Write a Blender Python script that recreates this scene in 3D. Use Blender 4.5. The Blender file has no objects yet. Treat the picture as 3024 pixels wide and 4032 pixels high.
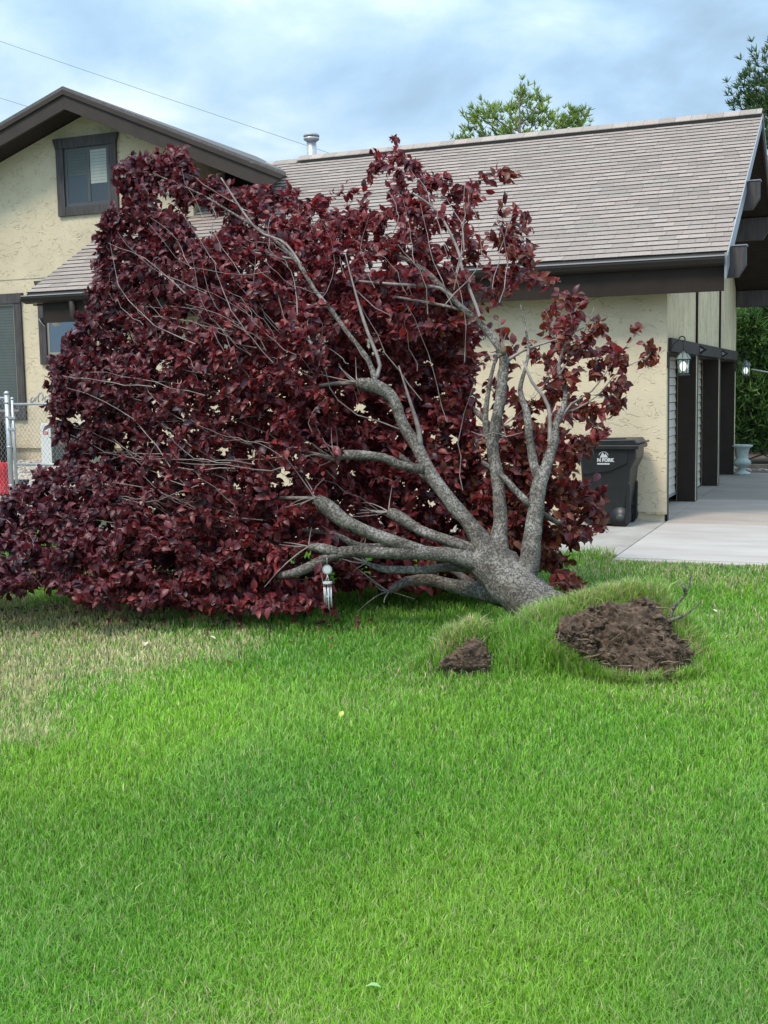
import bpy, bmesh, math, random
import numpy as np
from mathutils import Vector, Matrix, noise as mnoise
random.seed(7); RNG = np.random.default_rng(7)
S = bpy.context.scene
COL = S.collection
PI = math.pi

# ------------------------------------------------------------------ camera
F_PX, PITCH, ROLL, YAW = 4636.9, 0.104623, -0.019036, 0.391619     # focal length in photo pixels, radians
CAM = np.array([0.0, 0.0, 1.72])
def cam_axes():
    cy, sy = math.cos(YAW), math.sin(YAW)
    f = np.array([-sy*math.cos(PITCH), cy*math.cos(PITCH), -math.sin(PITCH)])
    rt = np.array([cy, sy, 0.0]); up = np.cross(rt, f)
    x = math.cos(ROLL)*rt + math.sin(ROLL)*up
    dn = -(-math.sin(ROLL)*rt + math.cos(ROLL)*up)
    return x, dn, f
AX, ADN, AF = cam_axes()
cd = bpy.data.cameras.new('camera'); co = bpy.data.objects.new('camera', cd); COL.objects.link(co)
m = Matrix(((AX[0], -ADN[0], -AF[0], CAM[0]), (AX[1], -ADN[1], -AF[1], CAM[1]), (AX[2], -ADN[2], -AF[2], CAM[2]), (0, 0, 0, 1)))
co.matrix_world = m
cd.sensor_width = 36; cd.sensor_fit = 'AUTO'; cd.lens = F_PX/4032*36
cd.clip_start = 0.05; cd.clip_end = 3000
S.camera = co

# ------------------------------------------------------------------ sky, sun, exposure
SUN_EL, SUN_AZ = math.radians(58), math.radians(200)                # azimuth clockwise from +Y
w = bpy.data.worlds.new('World'); S.world = w; w.use_nodes = True
nt = w.node_tree; nt.nodes.clear()
def N(t, **k):
    n = nt.nodes.new(t)
    for a, b in k.items():
        if a in n.inputs.keys(): n.inputs[a].default_value = b
        else: setattr(n, a, b)
    return n
def L(a, b): nt.links.new(a, b)
out = N('ShaderNodeOutputWorld')
sky = N('ShaderNodeTexSky', sky_type='NISHITA'); sky.sun_disc = False
sky.sun_elevation = SUN_EL; sky.sun_rotation = SUN_AZ
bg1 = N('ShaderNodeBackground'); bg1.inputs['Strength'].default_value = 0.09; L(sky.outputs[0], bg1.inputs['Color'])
tc = N('ShaderNodeTexCoord')
mp = N('ShaderNodeMapping'); mp.inputs['Scale'].default_value = (2.6, 2.6, 5.2); mp.inputs['Location'].default_value = (1.7, 0.4, 0.35)
L(tc.outputs['Generated'], mp.inputs['Vector'])
n1 = N('ShaderNodeTexNoise'); n1.inputs['Scale'].default_value = 1.75; n1.inputs['Detail'].default_value = 8; n1.inputs['Roughness'].default_value = 0.52; n1.inputs['Distortion'].default_value = 0.25
L(mp.outputs[0], n1.inputs['Vector'])
rp = N('ShaderNodeValToRGB'); e = rp.color_ramp.elements
e[0].position = 0.30; e[0].color = (0.125, 0.175, 0.225, 1)
e[1].position = 0.70; e[1].color = (0.40, 0.445, 0.47, 1)
a = e.new(0.45); a.color = (0.17, 0.25, 0.33, 1)
a = e.new(0.56); a.color = (0.24, 0.315, 0.38, 1)
L(n1.outputs[0], rp.inputs[0])
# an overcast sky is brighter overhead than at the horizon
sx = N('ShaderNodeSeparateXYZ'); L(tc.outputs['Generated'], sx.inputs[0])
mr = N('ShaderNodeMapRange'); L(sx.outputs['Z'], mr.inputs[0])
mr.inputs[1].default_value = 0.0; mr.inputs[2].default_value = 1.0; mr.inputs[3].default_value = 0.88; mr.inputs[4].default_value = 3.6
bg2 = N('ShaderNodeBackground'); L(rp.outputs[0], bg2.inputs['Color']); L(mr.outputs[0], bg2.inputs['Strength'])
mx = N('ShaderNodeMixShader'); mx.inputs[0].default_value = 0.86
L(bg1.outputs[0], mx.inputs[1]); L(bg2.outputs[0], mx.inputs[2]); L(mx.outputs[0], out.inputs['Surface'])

sl = bpy.data.lights.new('sun', 'SUN'); sl.energy = 1.5; sl.angle = math.radians(14); sl.color = (1.0, 0.87, 0.70)
so = bpy.data.objects.new('sun', sl); COL.objects.link(so)
sd = Vector((math.sin(SUN_AZ)*math.cos(SUN_EL), math.cos(SUN_AZ)*math.cos(SUN_EL), math.sin(SUN_EL)))
so.rotation_euler = sd.to_track_quat('Z', 'Y').to_euler(); so.location = (0, -5, 20)
S.view_settings.view_transform = 'Standard'; S.view_settings.look = 'None'
S.view_settings.exposure = 0.98; S.view_settings.gamma = 1.0
S.cycles.max_bounces = 6; S.cycles.transparent_max_bounces = 6

# ------------------------------------------------------------------ pixel helpers (a pixel gives only a direction)
def ray(px, py): return AX*((px-1512)/F_PX) + ADN*((py-2016)/F_PX) + AF
def hit(px, py, ax, val):
    d = ray(px, py); return CAM + d*((val-CAM[ax])/d[ax])
def at(px, py, depth): return CAM + ray(px, py)*depth
def proj(P):
    q = np.asarray(P, float) - CAM; z = q@AF
    return 1512+F_PX*(q@AX)/z, 2016+F_PX*(q@ADN)/z, z

# ------------------------------------------------------------------ objects
def wloc(o):
    v = Vector((0, 0, 0))
    while o is not None: v = v + o.location; o = o.parent
    return v
def tag(o, label=None, cat=None, group=None, kind=None):
    if label: o['label'] = label
    if cat: o['category'] = cat
    if group: o['group'] = group
    if kind: o['kind'] = kind
    return o
def empty(name, loc, label=None, cat=None, group=None):
    o = bpy.data.objects.new(name, None); COL.objects.link(o); o.location = loc; o.empty_display_size = 0.1
    return tag(o, label, cat, group)
def link(name, me, parent=None, loc=None):
    o = bpy.data.objects.new(name, me); COL.objects.link(o)
    if parent is not None: o.parent = parent
    if loc is not None: o.location = loc
    return o

class MB:
    """collects faces in world coordinates and links them as one mesh object"""
    def __init__(s): s.v = []; s.f = []; s.sm = []
    def add(s, vs, fs, smooth=False):
        b = len(s.v); s.v += [tuple(p) for p in vs]
        for f in fs: s.f.append(tuple(i+b for i in f)); s.sm.append(smooth)
        return s
    def box(s, x0, x1, y0, y1, z0, z1):
        v = [(x, y, z) for x in (x0, x1) for y in (y0, y1) for z in (z0, z1)]
        return s.add(v, [(0, 1, 3, 2), (4, 6, 7, 5), (0, 4, 5, 1), (2, 3, 7, 6), (0, 2, 6, 4), (1, 5, 7, 3)])
    def prism(s, poly, vec):
        """a planar polygon of 3-D points swept by vec"""
        n = len(poly); vec = np.array(vec, float); p = [np.array(q, float) for q in poly]
        v = p+[q+vec for q in p]
        return s.add(v, [tuple(range(n))[::-1], tuple(range(n, 2*n))]+[(i, (i+1) % n, n+(i+1) % n, n+i) for i in range(n)])
    def tube(s, pts, r, n=6, caps=True, jit=0, smooth=True):
        pts = [np.array(p, float) for p in pts]; k = len(pts)
        if not hasattr(r, '__len__'): r = [r]*k
        t = [pts[min(i+1, k-1)]-pts[max(i-1, 0)] for i in range(k)]
        t = [q/(np.linalg.norm(q)+1e-9) for q in t]
        a = np.array([0, 0, 1.0]) if abs(t[0][2]) < .9 else np.array([1.0, 0, 0])
        u = np.cross(t[0], a); u /= np.linalg.norm(u); vs = []
        for i in range(k):
            u = u-t[i]*(u@t[i]); u /= np.linalg.norm(u)+1e-9; b = np.cross(t[i], u)
            for j in range(n):
                an = 2*PI*j/n; rr = r[i]
                if jit:
                    q = pts[i]+(u*math.cos(an)+b*math.sin(an))*rr
                    rr *= 1+jit*mnoise.noise(Vector(q*9))+jit*.7*mnoise.noise(Vector(q*26))
                vs.append(pts[i]+(u*math.cos(an)+b*math.sin(an))*rr)
        fs = [(i*n+j, i*n+(j+1) % n, (i+1)*n+(j+1) % n, (i+1)*n+j) for i in range(k-1) for j in range(n)]
        if caps: fs += [tuple(range(n))[::-1], tuple(range((k-1)*n, k*n))]
        return s.add(vs, fs, smooth)
    def lathe(s, c, prof, n=24, smooth=True):
        vs = [(c[0]+r*math.cos(2*PI*j/n), c[1]+r*math.sin(2*PI*j/n), c[2]+z) for r, z in prof for j in range(n)]; k = len(prof)
        fs = [(i*n+j, i*n+(j+1) % n, (i+1)*n+(j+1) % n, (i+1)*n+j) for i in range(k-1) for j in range(n)]
        return s.add(vs, fs+[tuple(range(n))[::-1], tuple(range((k-1)*n, k*n))], smooth)
    def build(s, name, mat, parent=None, base=None, bevel=0):
        o0 = wloc(parent) if parent is not None else (Vector(base) if base is not None else Vector((0, 0, 0)))
        me = bpy.data.meshes.new(name)
        me.from_pydata([(p[0]-o0[0], p[1]-o0[1], p[2]-o0[2]) for p in s.v], [], s.f); me.validate()
        if len(me.polygons) == len(s.sm): me.polygons.foreach_set('use_smooth', s.sm)
        bm = bmesh.new(); bm.from_mesh(me); bmesh.ops.recalc_face_normals(bm, faces=bm.faces); bm.to_mesh(me); bm.free()
        me.materials.append(mat)
        o = link(name, me, parent, o0 if parent is None else None)
        if bevel:
            b = o.modifiers.new('bevel', 'BEVEL'); b.width = bevel; b.segments = 2; b.limit_method = 'ANGLE'; b.angle_limit = 0.6
        return o
def box(name, mat, parent, x0, x1, y0, y1, z0, z1, bevel=0, base=None): return MB().box(x0, x1, y0, y1, z0, z1).build(name, mat, parent, base, bevel)

def bigmesh(name, V, loops, counts, mat, attrs=None, smooth=None):
    """numpy arrays straight into a mesh; attrs = {name: per-vertex rgba}"""
    me = bpy.data.meshes.new(name)
    me.vertices.add(len(V)); me.vertices.foreach_set('co', np.ascontiguousarray(V, np.float32).ravel())
    me.loops.add(len(loops)); me.loops.foreach_set('vertex_index', np.ascontiguousarray(loops, np.int32))
    st = np.concatenate([[0], np.cumsum(counts)[:-1]]).astype(np.int32)
    me.polygons.add(len(counts)); me.polygons.foreach_set('loop_start', st); me.polygons.foreach_set('loop_total', np.ascontiguousarray(counts, np.int32))
    for k, a in (attrs or {}).items():
        at_ = me.attributes.new(k, 'FLOAT_COLOR', 'POINT'); at_.data.foreach_set('color', np.ascontiguousarray(a, np.float32).ravel())
    me.update(calc_edges=True)
    if smooth is not None: me.polygons.foreach_set('use_smooth', np.full(len(counts), bool(smooth)))
    me.materials.append(mat); return me

# ------------------------------------------------------------------ materials
def mat(name, col, rough=0.7, metal=0.0, spec=0.5, vary=0.0, vscale=6.0, bump=0.0, bscale=60.0, stretch=(1, 1, 1), col2=None, detail=6, coat=0, emis=None, trans=0):
    M = bpy.data.materials.new(name); M.use_nodes = True; t = M.node_tree; p = t.nodes['Principled BSDF']
    p.inputs['Base Color'].default_value = (*col, 1); p.inputs['Roughness'].default_value = rough; p.inputs['Metallic'].default_value = metal
    p.inputs['Specular IOR Level'].default_value = spec; p.inputs['Coat Weight'].default_value = coat
    if trans: p.inputs['Transmission Weight'].default_value = trans
    if emis: p.inputs['Emission Color'].default_value = (*emis[0], 1); p.inputs['Emission Strength'].default_value = emis[1]
    def n(ty): return t.nodes.new(ty)
    if vary or bump or col2:
        tc = n('ShaderNodeTexCoord'); mp = n('ShaderNodeMapping'); mp.inputs['Scale'].default_value = stretch
        t.links.new(tc.outputs['Object'], mp.inputs['Vector'])
    if vary or col2:
        a = n('ShaderNodeTexNoise'); a.inputs['Scale'].default_value = vscale; a.inputs['Detail'].default_value = detail; a.inputs['Roughness'].default_value = 0.62
        t.links.new(mp.outputs[0], a.inputs['Vector'])
        r = n('ShaderNodeValToRGB'); c2 = col2 or tuple(c*(1+vary) for c in col); c1 = col if col2 else tuple(c*(1-vary) for c in col)
        r.color_ramp.elements[0].position = 0.34; r.color_ramp.elements[1].position = 0.66
        r.color_ramp.elements[0].color = (*c1, 1); r.color_ramp.elements[1].color = (*c2, 1)
        t.links.new(a.outputs[0], r.inputs[0]); t.links.new(r.outputs[0], p.inputs['Base Color'])
    if bump:
        b = n('ShaderNodeTexNoise'); b.inputs['Scale'].default_value = bscale; b.inputs['Detail'].default_value = 5
        t.links.new(mp.outputs[0], b.inputs['Vector']); k = n('ShaderNodeBump'); k.inputs['Strength'].default_value = bump; k.inputs['Distance'].default_value = 0.01
        t.links.new(b.outputs[0], k.inputs['Height']); t.links.new(k.outputs[0], p.inputs['Normal'])
    return M

def stucco(name, col, dark, vertical=False):
    """skip-trowel plaster: wandering trowel edges in the relief, a little dirt caught along them"""
    M = bpy.data.materials.new(name); M.use_nodes = True; t = M.node_tree; p = t.nodes['Principled BSDF']; p.inputs['Roughness'].default_value = 0.92; p.inputs['Specular IOR Level'].default_value = 0.2
    def n(ty): return t.nodes.new(ty)
    tc = n('ShaderNodeTexCoord'); mp = n('ShaderNodeMapping'); mp.inputs['Scale'].default_value = (1, 6, 1) if vertical else (0.8, 0.8, 1.25)
    if vertical: mp.inputs['Scale'].default_value = (0.75, 0.75, 0.45)
    t.links.new(tc.outputs['Object'], mp.inputs['Vector'])
    wn = n('ShaderNodeTexNoise'); wn.inputs['Scale'].default_value = 3.5; wn.inputs['Detail'].default_value = 4; t.links.new(mp.outputs[0], wn.inputs['Vector'])
    mixv = n('ShaderNodeMixRGB'); mixv.blend_type = 'ADD'; mixv.inputs[0].default_value = 0.35; t.links.new(mp.outputs[0], mixv.inputs[1]); t.links.new(wn.outputs['Color'], mixv.inputs[2])
    nz = n('ShaderNodeTexNoise'); nz.inputs['Scale'].default_value = 3.4 if not vertical else 7; nz.inputs['Detail'].default_value = 3; nz.inputs['Roughness'].default_value = 0.55
    t.links.new(mixv.outputs[0], nz.inputs['Vector'])
    # terraces of the noise give the torn trowel edges
    mm = n('ShaderNodeMath'); mm.operation = 'MULTIPLY'; mm.inputs[1].default_value = 8.0; t.links.new(nz.outputs[0], mm.inputs[0])
    fr = n('ShaderNodeMath'); fr.operation = 'FRACT'; t.links.new(mm.outputs[0], fr.inputs[0])
    gate = n('ShaderNodeTexNoise'); gate.inputs['Scale'].default_value = 6; gate.inputs['Detail'].default_value = 2; t.links.new(mp.outputs[0], gate.inputs['Vector'])
    g2 = n('ShaderNodeMapRange'); g2.inputs[1].default_value = 0.38; g2.inputs[2].default_value = 0.56; t.links.new(gate.outputs[0], g2.inputs[0])
    ed = n('ShaderNodeMapRange'); ed.inputs[1].default_value = 0.0; ed.inputs[2].default_value = 0.13; ed.inputs[3].default_value = 1; ed.inputs[4].default_value = 0; t.links.new(fr.outputs[0], ed.inputs[0])
    em = n('ShaderNodeMath'); em.operation = 'MULTIPLY'; t.links.new(ed.outputs[0], em.inputs[0]); t.links.new(g2.outputs[0], em.inputs[1])
    big = n('ShaderNodeTexNoise'); big.inputs['Scale'].default_value = 1.3; big.inputs['Detail'].default_value = 5; t.links.new(tc.outputs['Object'], big.inputs['Vector'])
    r = n('ShaderNodeValToRGB'); r.color_ramp.elements[0].position = .3; r.color_ramp.elements[1].position = .7
    r.color_ramp.elements[0].color = (*[c*.86 for c in col], 1); r.color_ramp.elements[1].color = (*[c*1.06 for c in col], 1); t.links.new(big.outputs[0], r.inputs[0])
    mc = n('ShaderNodeMixRGB'); t.links.new(r.outputs[0], mc.inputs[1]); mc.inputs[2].default_value = (*dark, 1)
    sc = n('ShaderNodeMath'); sc.operation = 'MULTIPLY'; sc.inputs[1].default_value = 0.32 if not vertical else 0.5; t.links.new(em.outputs[0], sc.inputs[0]); t.links.new(sc.outputs[0], mc.inputs[0])
    if vertical:      # combed plaster
        m3 = n('ShaderNodeMapping'); m3.inputs['Scale'].default_value = (7, 7, 1.8); t.links.new(tc.outputs['Object'], m3.inputs['Vector'])
        sn = n('ShaderNodeTexNoise'); sn.inputs['Scale'].default_value = 1.6; sn.inputs['Detail'].default_value = 5; sn.inputs['Roughness'].default_value = .7; t.links.new(m3.outputs[0], sn.inputs['Vector'])
        sm_ = n('ShaderNodeMapRange'); sm_.inputs[1].default_value = .36; sm_.inputs[2].default_value = .56; sm_.inputs[3].default_value = .78; sm_.inputs[4].default_value = 1.05; t.links.new(sn.outputs[0], sm_.inputs[0])
        ml = n('ShaderNodeMixRGB'); ml.blend_type = 'MULTIPLY'; ml.inputs[0].default_value = 1; t.links.new(mc.outputs[0], ml.inputs[1]); t.links.new(sm_.outputs[0], ml.inputs[2]); mc = ml
    t.links.new(mc.outputs[0], p.inputs['Base Color'])
    hs = n('ShaderNodeMath'); hs.operation = 'SUBTRACT'; hs.inputs[0].default_value = 1; t.links.new(em.outputs[0], hs.inputs[1])
    fn = n('ShaderNodeTexNoise'); fn.inputs['Scale'].default_value = 45; fn.inputs['Detail'].default_value = 3; t.links.new(tc.outputs['Object'], fn.inputs['Vector'])
    ad = n('ShaderNodeMath'); ad.operation = 'MULTIPLY_ADD'; ad.inputs[1].default_value = 0.35; t.links.new(fn.outputs[0], ad.inputs[0]); t.links.new(hs.outputs[0], ad.inputs[2])
    k = n('ShaderNodeBump'); k.inputs['Strength'].default_value = 0.65; k.inputs['Distance'].default_value = 0.016
    t.links.new(ad.outputs[0], k.inputs['Height']); t.links.new(k.outputs[0], p.inputs['Normal'])
    return M

def leafy(name, attr, rough=0.45, transl=0.3, spec=0.5, gain=1.0, tcol=(1.35, 1.15, 0.9)):
    M = bpy.data.materials.new(name); M.use_nodes = True; t = M.node_tree; p = t.nodes['Principled BSDF']; o = t.nodes['Material Output']
    a = t.nodes.new('ShaderNodeAttribute'); a.attribute_name = attr
    p.inputs['Roughness'].default_value = rough; p.inputs['Specular IOR Level'].default_value = spec
    t.links.new(a.outputs['Color'], p.inputs['Base Color'])
    tr = t.nodes.new('ShaderNodeBsdfTranslucent'); mu = t.nodes.new('ShaderNodeMixRGB'); mu.blend_type = 'MULTIPLY'; mu.inputs[0].default_value = 1; mu.inputs[2].default_value = (*tcol, 1)
    t.links.new(a.outputs['Color'], mu.inputs[1]); t.links.new(mu.outputs[0], tr.inputs[0])
    mx = t.nodes.new('ShaderNodeMixShader'); mx.inputs[0].default_value = transl
    t.links.new(p.outputs[0], mx.inputs[1]); t.links.new(tr.outputs[0], mx.inputs[2]); t.links.new(mx.outputs[0], o.inputs['Surface'])
    return M

MT = {}
MT['stucco'] = stucco('cream_stucco', (0.69, 0.595, 0.43), (0.30, 0.24, 0.155))
MT['stucco_v'] = stucco('cream_stucco_vertical', (0.70, 0.60, 0.40), (0.30, 0.235, 0.13), True)
MT['brown'] = mat('brown_paint', (0.052, 0.041, 0.036), 0.7, spec=.3, vary=.12, vscale=3, bump=.08, bscale=90)
MT['brown_dk'] = mat('dark_brown_paint', (0.030, 0.022, 0.018), 0.75, spec=.25, vary=.15, vscale=4)
MT['brown_wood'] = mat('brown_stained_wood', (0.040, 0.034, 0.034), 0.65, col2=(0.085, 0.075, 0.078), vscale=5, stretch=(6, 6, .7), bump=.15, bscale=40)
MT['sheen_metal'] = mat('sheen_grey_metal', (0.26, 0.28, 0.31), 0.4, vary=.05)  # glancing sky sheen on the near rake board put into the grey
MT['gutter'] = mat('brown_gutter', (0.040, 0.032, 0.028), 0.55, spec=.3, vary=.06)
MT['lip'] = mat('pale_highlight_metal', (0.36, 0.365, 0.375), 0.45)  # pale metal; along the gutter it paints the lip highlight
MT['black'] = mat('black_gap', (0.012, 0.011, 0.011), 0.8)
MT['galv'] = mat('galvanised_steel', (0.48, 0.51, 0.54), 0.42, 0.55, vary=.12, vscale=30)
MT['glass'] = mat('window_glass', (0.030, 0.042, 0.050), 0.05, spec=0.9)
MT['glass_blue'] = mat('sky_tinted_glass', (0.07, 0.12, 0.18), 0.08, spec=0.9)  # blue base colour paints the reflected sky
MT['clear'] = mat('clear_glass', (0.85, 0.92, 0.90), 0.05, trans=0.9)
MT['blind'] = mat('window_blind', (0.36, 0.40, 0.37), 0.7, vary=.08)
MT['blind_dk'] = mat('screened_blind', (0.085, 0.105, 0.10), 0.7, vary=.08)
MT['sash'] = mat('grey_sash', (0.075, 0.085, 0.09), 0.45)
MT['sash_tan'] = mat('tan_sash', (0.30, 0.28, 0.23), 0.5)
MT['door_w'] = mat('cream_garage_panel', (0.60, 0.55, 0.47), 0.55, vary=.04, bump=.05)
MT['concrete'] = mat('pale_concrete', (0.37, 0.33, 0.305), 0.9, col2=(0.45, 0.415, 0.385), vscale=1.6, bump=.12, bscale=160, stretch=(.5, 1.6, 1))
MT['concrete_pink'] = mat('tan_concrete', (0.31, 0.262, 0.228), 0.9, col2=(0.385, 0.33, 0.29), vscale=1.6, bump=.12, bscale=160, stretch=(.6, 1.6, 1))
MT['concrete_dk'] = mat('weathered_concrete', (0.18, 0.16, 0.14), 0.85, col2=(0.25, 0.222, 0.19), vscale=1.1, bump=.12, bscale=160, stretch=(.6, 1.4, 1))
MT['concrete_side'] = mat('greyer_concrete', (0.27, 0.247, 0.222), 0.9, col2=(0.385, 0.357, 0.325), vscale=1.4, bump=.12, bscale=160)
MT['soil'] = mat('moist_soil', (0.045, 0.028, 0.019), 0.95, col2=(0.165, 0.112, 0.076), vscale=13, bump=1.0, bscale=55, detail=12)
MT['ground'] = mat('turf_ground', (0.030, 0.060, 0.014), 0.95, col2=(0.060, 0.095, 0.028), vscale=3, bump=.3, bscale=120)
MT['bark'] = mat('plum_bark', (0.050, 0.043, 0.037), 0.88, col2=(0.165, 0.150, 0.135), vscale=9, bump=1.0, bscale=34, stretch=(1.6, 1.6, 1.0), detail=9)
def bark_mat():
    M = bpy.data.materials.new('plum_bark'); M.use_nodes = True; t = M.node_tree; p = t.nodes['Principled BSDF']; p.inputs['Roughness'].default_value = .9; p.inputs['Specular IOR Level'].default_value = .25
    def n(ty): return t.nodes.new(ty)
    tc = n('ShaderNodeTexCoord')
    a = n('ShaderNodeTexNoise'); a.inputs['Scale'].default_value = 4.5; a.inputs['Detail'].default_value = 10; a.inputs['Roughness'].default_value = .66; t.links.new(tc.outputs['Object'], a.inputs['Vector'])
    v = n('ShaderNodeTexVoronoi'); v.feature = 'DISTANCE_TO_EDGE'; v.inputs['Scale'].default_value = 20
    mv = n('ShaderNodeMixRGB'); mv.blend_type = 'ADD'; mv.inputs[0].default_value = .30; b = n('ShaderNodeTexNoise'); b.inputs['Scale'].default_value = 14; b.inputs['Detail'].default_value = 6
    t.links.new(tc.outputs['Object'], b.inputs['Vector']); t.links.new(tc.outputs['Object'], mv.inputs[1]); t.links.new(b.outputs['Color'], mv.inputs[2]); t.links.new(mv.outputs[0], v.inputs['Vector'])
    cr = n('ShaderNodeMapRange'); cr.inputs[1].default_value = 0; cr.inputs[2].default_value = .10; t.links.new(v.outputs['Distance'], cr.inputs[0])
    r = n('ShaderNodeValToRGB'); e = r.color_ramp.elements; e[0].position = .33; e[0].color = (.095, .082, .070, 1); e[1].position = .74; e[1].color = (.40, .375, .345, 1); m_ = e.new(.52); m_.color = (.205, .185, .162, 1); t.links.new(a.outputs[0], r.inputs[0])
    mc = n('ShaderNodeMixRGB'); mc.blend_type = 'MULTIPLY'; mc.inputs[0].default_value = .42; g = n('ShaderNodeMapRange'); g.inputs[3].default_value = .25; g.inputs[4].default_value = 1.1; t.links.new(cr.outputs[0], g.inputs[0]); t.links.new(r.outputs[0], mc.inputs[1]); t.links.new(g.outputs[0], mc.inputs[2]); t.links.new(mc.outputs[0], p.inputs['Base Color'])
    ad = n('ShaderNodeMath'); ad.operation = 'MULTIPLY_ADD'; ad.inputs[1].default_value = 1.6; t.links.new(b.outputs[0], ad.inputs[0]); t.links.new(cr.outputs[0], ad.inputs[2])
    k = n('ShaderNodeBump'); k.inputs['Strength'].default_value = .9; k.inputs['Distance'].default_value = .012; t.links.new(ad.outputs[0], k.inputs['Height']); t.links.new(k.outputs[0], p.inputs['Normal'])
    return M
MT['bark'] = bark_mat()
MT['twig'] = mat('plum_twig', (0.12, 0.092, 0.082), 0.6, col2=(0.33, 0.295, 0.27), vscale=7)
MT['bin'] = mat('black_bin_plastic', (0.014, 0.016, 0.018), 0.42, vary=.2, vscale=8, bump=.04, bscale=200)
MT['white_print'] = mat('white_print', (0.50, 0.52, 0.53), 0.6)
MT['white_metal'] = mat('white_metal', (0.72, 0.73, 0.74), 0.35, 0.2)
MT['urn'] = mat('pale_green_urn', (0.36, 0.43, 0.40), 0.7, vary=.18, vscale=12, bump=.1)
MT['pebble'] = mat('pale_gravel', (0.30, 0.27, 0.235), 0.9, col2=(0.62, 0.57, 0.51), vscale=16, bump=.7, bscale=40, detail=2)
MT['ac'] = mat('white_cabinet', (0.66, 0.70, 0.68), 0.45, vary=.03)
MT['grille'] = mat('dark_grille', (0.055, 0.062, 0.062), 0.5)
MT['red'] = mat('red_plastic', (0.62, 0.018, 0.030), 0.35, vary=.08)
MT['pink'] = mat('faded_pink_plastic', (0.72, 0.22, 0.26), 0.4)
MT['label_red'] = mat('red_sticker', (0.60, 0.05, 0.05), 0.5)
MT['lamp_metal'] = mat('dark_lantern_metal', (0.035, 0.037, 0.036), 0.45, 0.4)
MT['bulb'] = mat('lit_bulb', (1, 1, .95), 0.4, emis=((0.95, 1.0, 0.90), .55))
MT['frost'] = mat('lantern_glass', (0.80, 0.88, 0.84), 0.12, trans=0.85)
MT['lamp_roof'] = mat('patinated_lantern_roof', (0.19, 0.235, 0.22), 0.5, .2, vary=.15, vscale=30)
MT['cable'] = mat('weathered_cable', (0.16, 0.17, 0.19), 0.6)
MT['rope'] = mat('pale_rope', (0.70, 0.72, 0.66), 0.8)
MT['bedsoil'] = mat('brown_bed_soil', (0.07, 0.045, 0.033), 0.95, col2=(0.15, 0.105, 0.08), vscale=9, bump=.6)
MT['stone'] = mat('landscape_stone', (0.24, 0.20, 0.17), 0.9, col2=(0.48, 0.43, 0.37), vscale=6, bump=.3)
MT['wood_pale'] = mat('raw_wood', (0.26, 0.18, 0.11), 0.8, col2=(0.12, 0.075, 0.045), vscale=20)
MT['deckg'] = mat('gable_shingle_edge', (0.13, 0.12, 0.12), 0.9, vary=.2, vscale=20)
MT['leaf'] = leafy('purple_leaf', 'lc', 0.44, 0.32, 0.55, tcol=(1.7, .75, .7))
MT['grass'] = leafy('grass_blade', 'lc', 0.55, 0.34, 0.35, tcol=(1.25, 1.3, .8))
MT['needle'] = leafy('conifer_needle', 'lc', 0.6, 0.25, 0.3)

# ------------------------------------------------------------------ terrain
def smooth(a, b, x): t = np.clip((x-a)/(b-a), 0, 1); return t*t*(3-2*t)
# heights of the turf heaved up round the roots (m): centre, radii, height
ROOT_C = at(2475, 2600, 7.05)
RIDGE = [(1745, 2580, 7.15, .16, .15), (1800, 2520, 7.2, .16, .16), (1865, 2492, 7.22, .15, .17), (1950, 2530, 7.25, .20, .20), (2040, 2500, 7.3, .22, .24), (2130, 2452, 7.35, .22, .26), (2220, 2420, 7.4, .22, .28), (2310, 2388, 7.40, .22, .24), (2400, 2362, 7.40, .22, .24), (2490, 2348, 7.40, .22, .22), (2570, 2352, 7.36, .18, .20), (2650, 2470, 7.25, .22, .22), (2760, 2600, 7.1, .18, .18), (2160, 2540, 7.08, .16, .16), (2250, 2606, 6.95, .14, .12), (2060, 2575, 7.05, .16, .14), (2205, 2548, 7.02, .12, .12), (2275, 2580, 6.96, .11, .11), (2340, 2612, 6.92, .11, .10), (2400, 2655, 6.88, .10, .09), (2715, 2600, 7.0, .10, .12)]
def mound(x, y):
    h = x*0.0
    for px, py_, d, r1, r2 in RIDGE:
        c = at(px, py_, d); g = c[2]*np.exp(-((((x-c[0])/r1)**2+((y-c[1])/r2)**2)**1.15)*.95); h = np.maximum(h, g)
    return h
def gz(x, y):
    bank = 0.58*smooth(12.4, 16.5, y)*smooth(-9.9, -11.0, x)
    return bank
x_ = np.concatenate([np.linspace(-400, -22, 16), np.linspace(-20, 6, 105), np.linspace(8, 400, 16)])
y_ = np.concatenate([np.linspace(-60, -2, 8), np.linspace(0, 18, 91), np.linspace(20, 600, 26)])
gx, gy = np.meshgrid(x_, y_, indexing='ij'); gzz = gz(gx, gy)-0.0
gv = np.stack([gx, gy, gzz], -1).reshape(-1, 3); ny = len(y_)
ii, jj = np.meshgrid(np.arange(len(x_)-1), np.arange(ny-1), indexing='ij'); q = (ii*ny+jj).ravel()
gl = np.stack([q, q+ny, q+ny+1, q+1], 1).ravel()
tag(link('ground', bigmesh('ground', gv, gl, np.full(len(q), 4), MT['ground'], smooth=True)), kind='structure')

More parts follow.
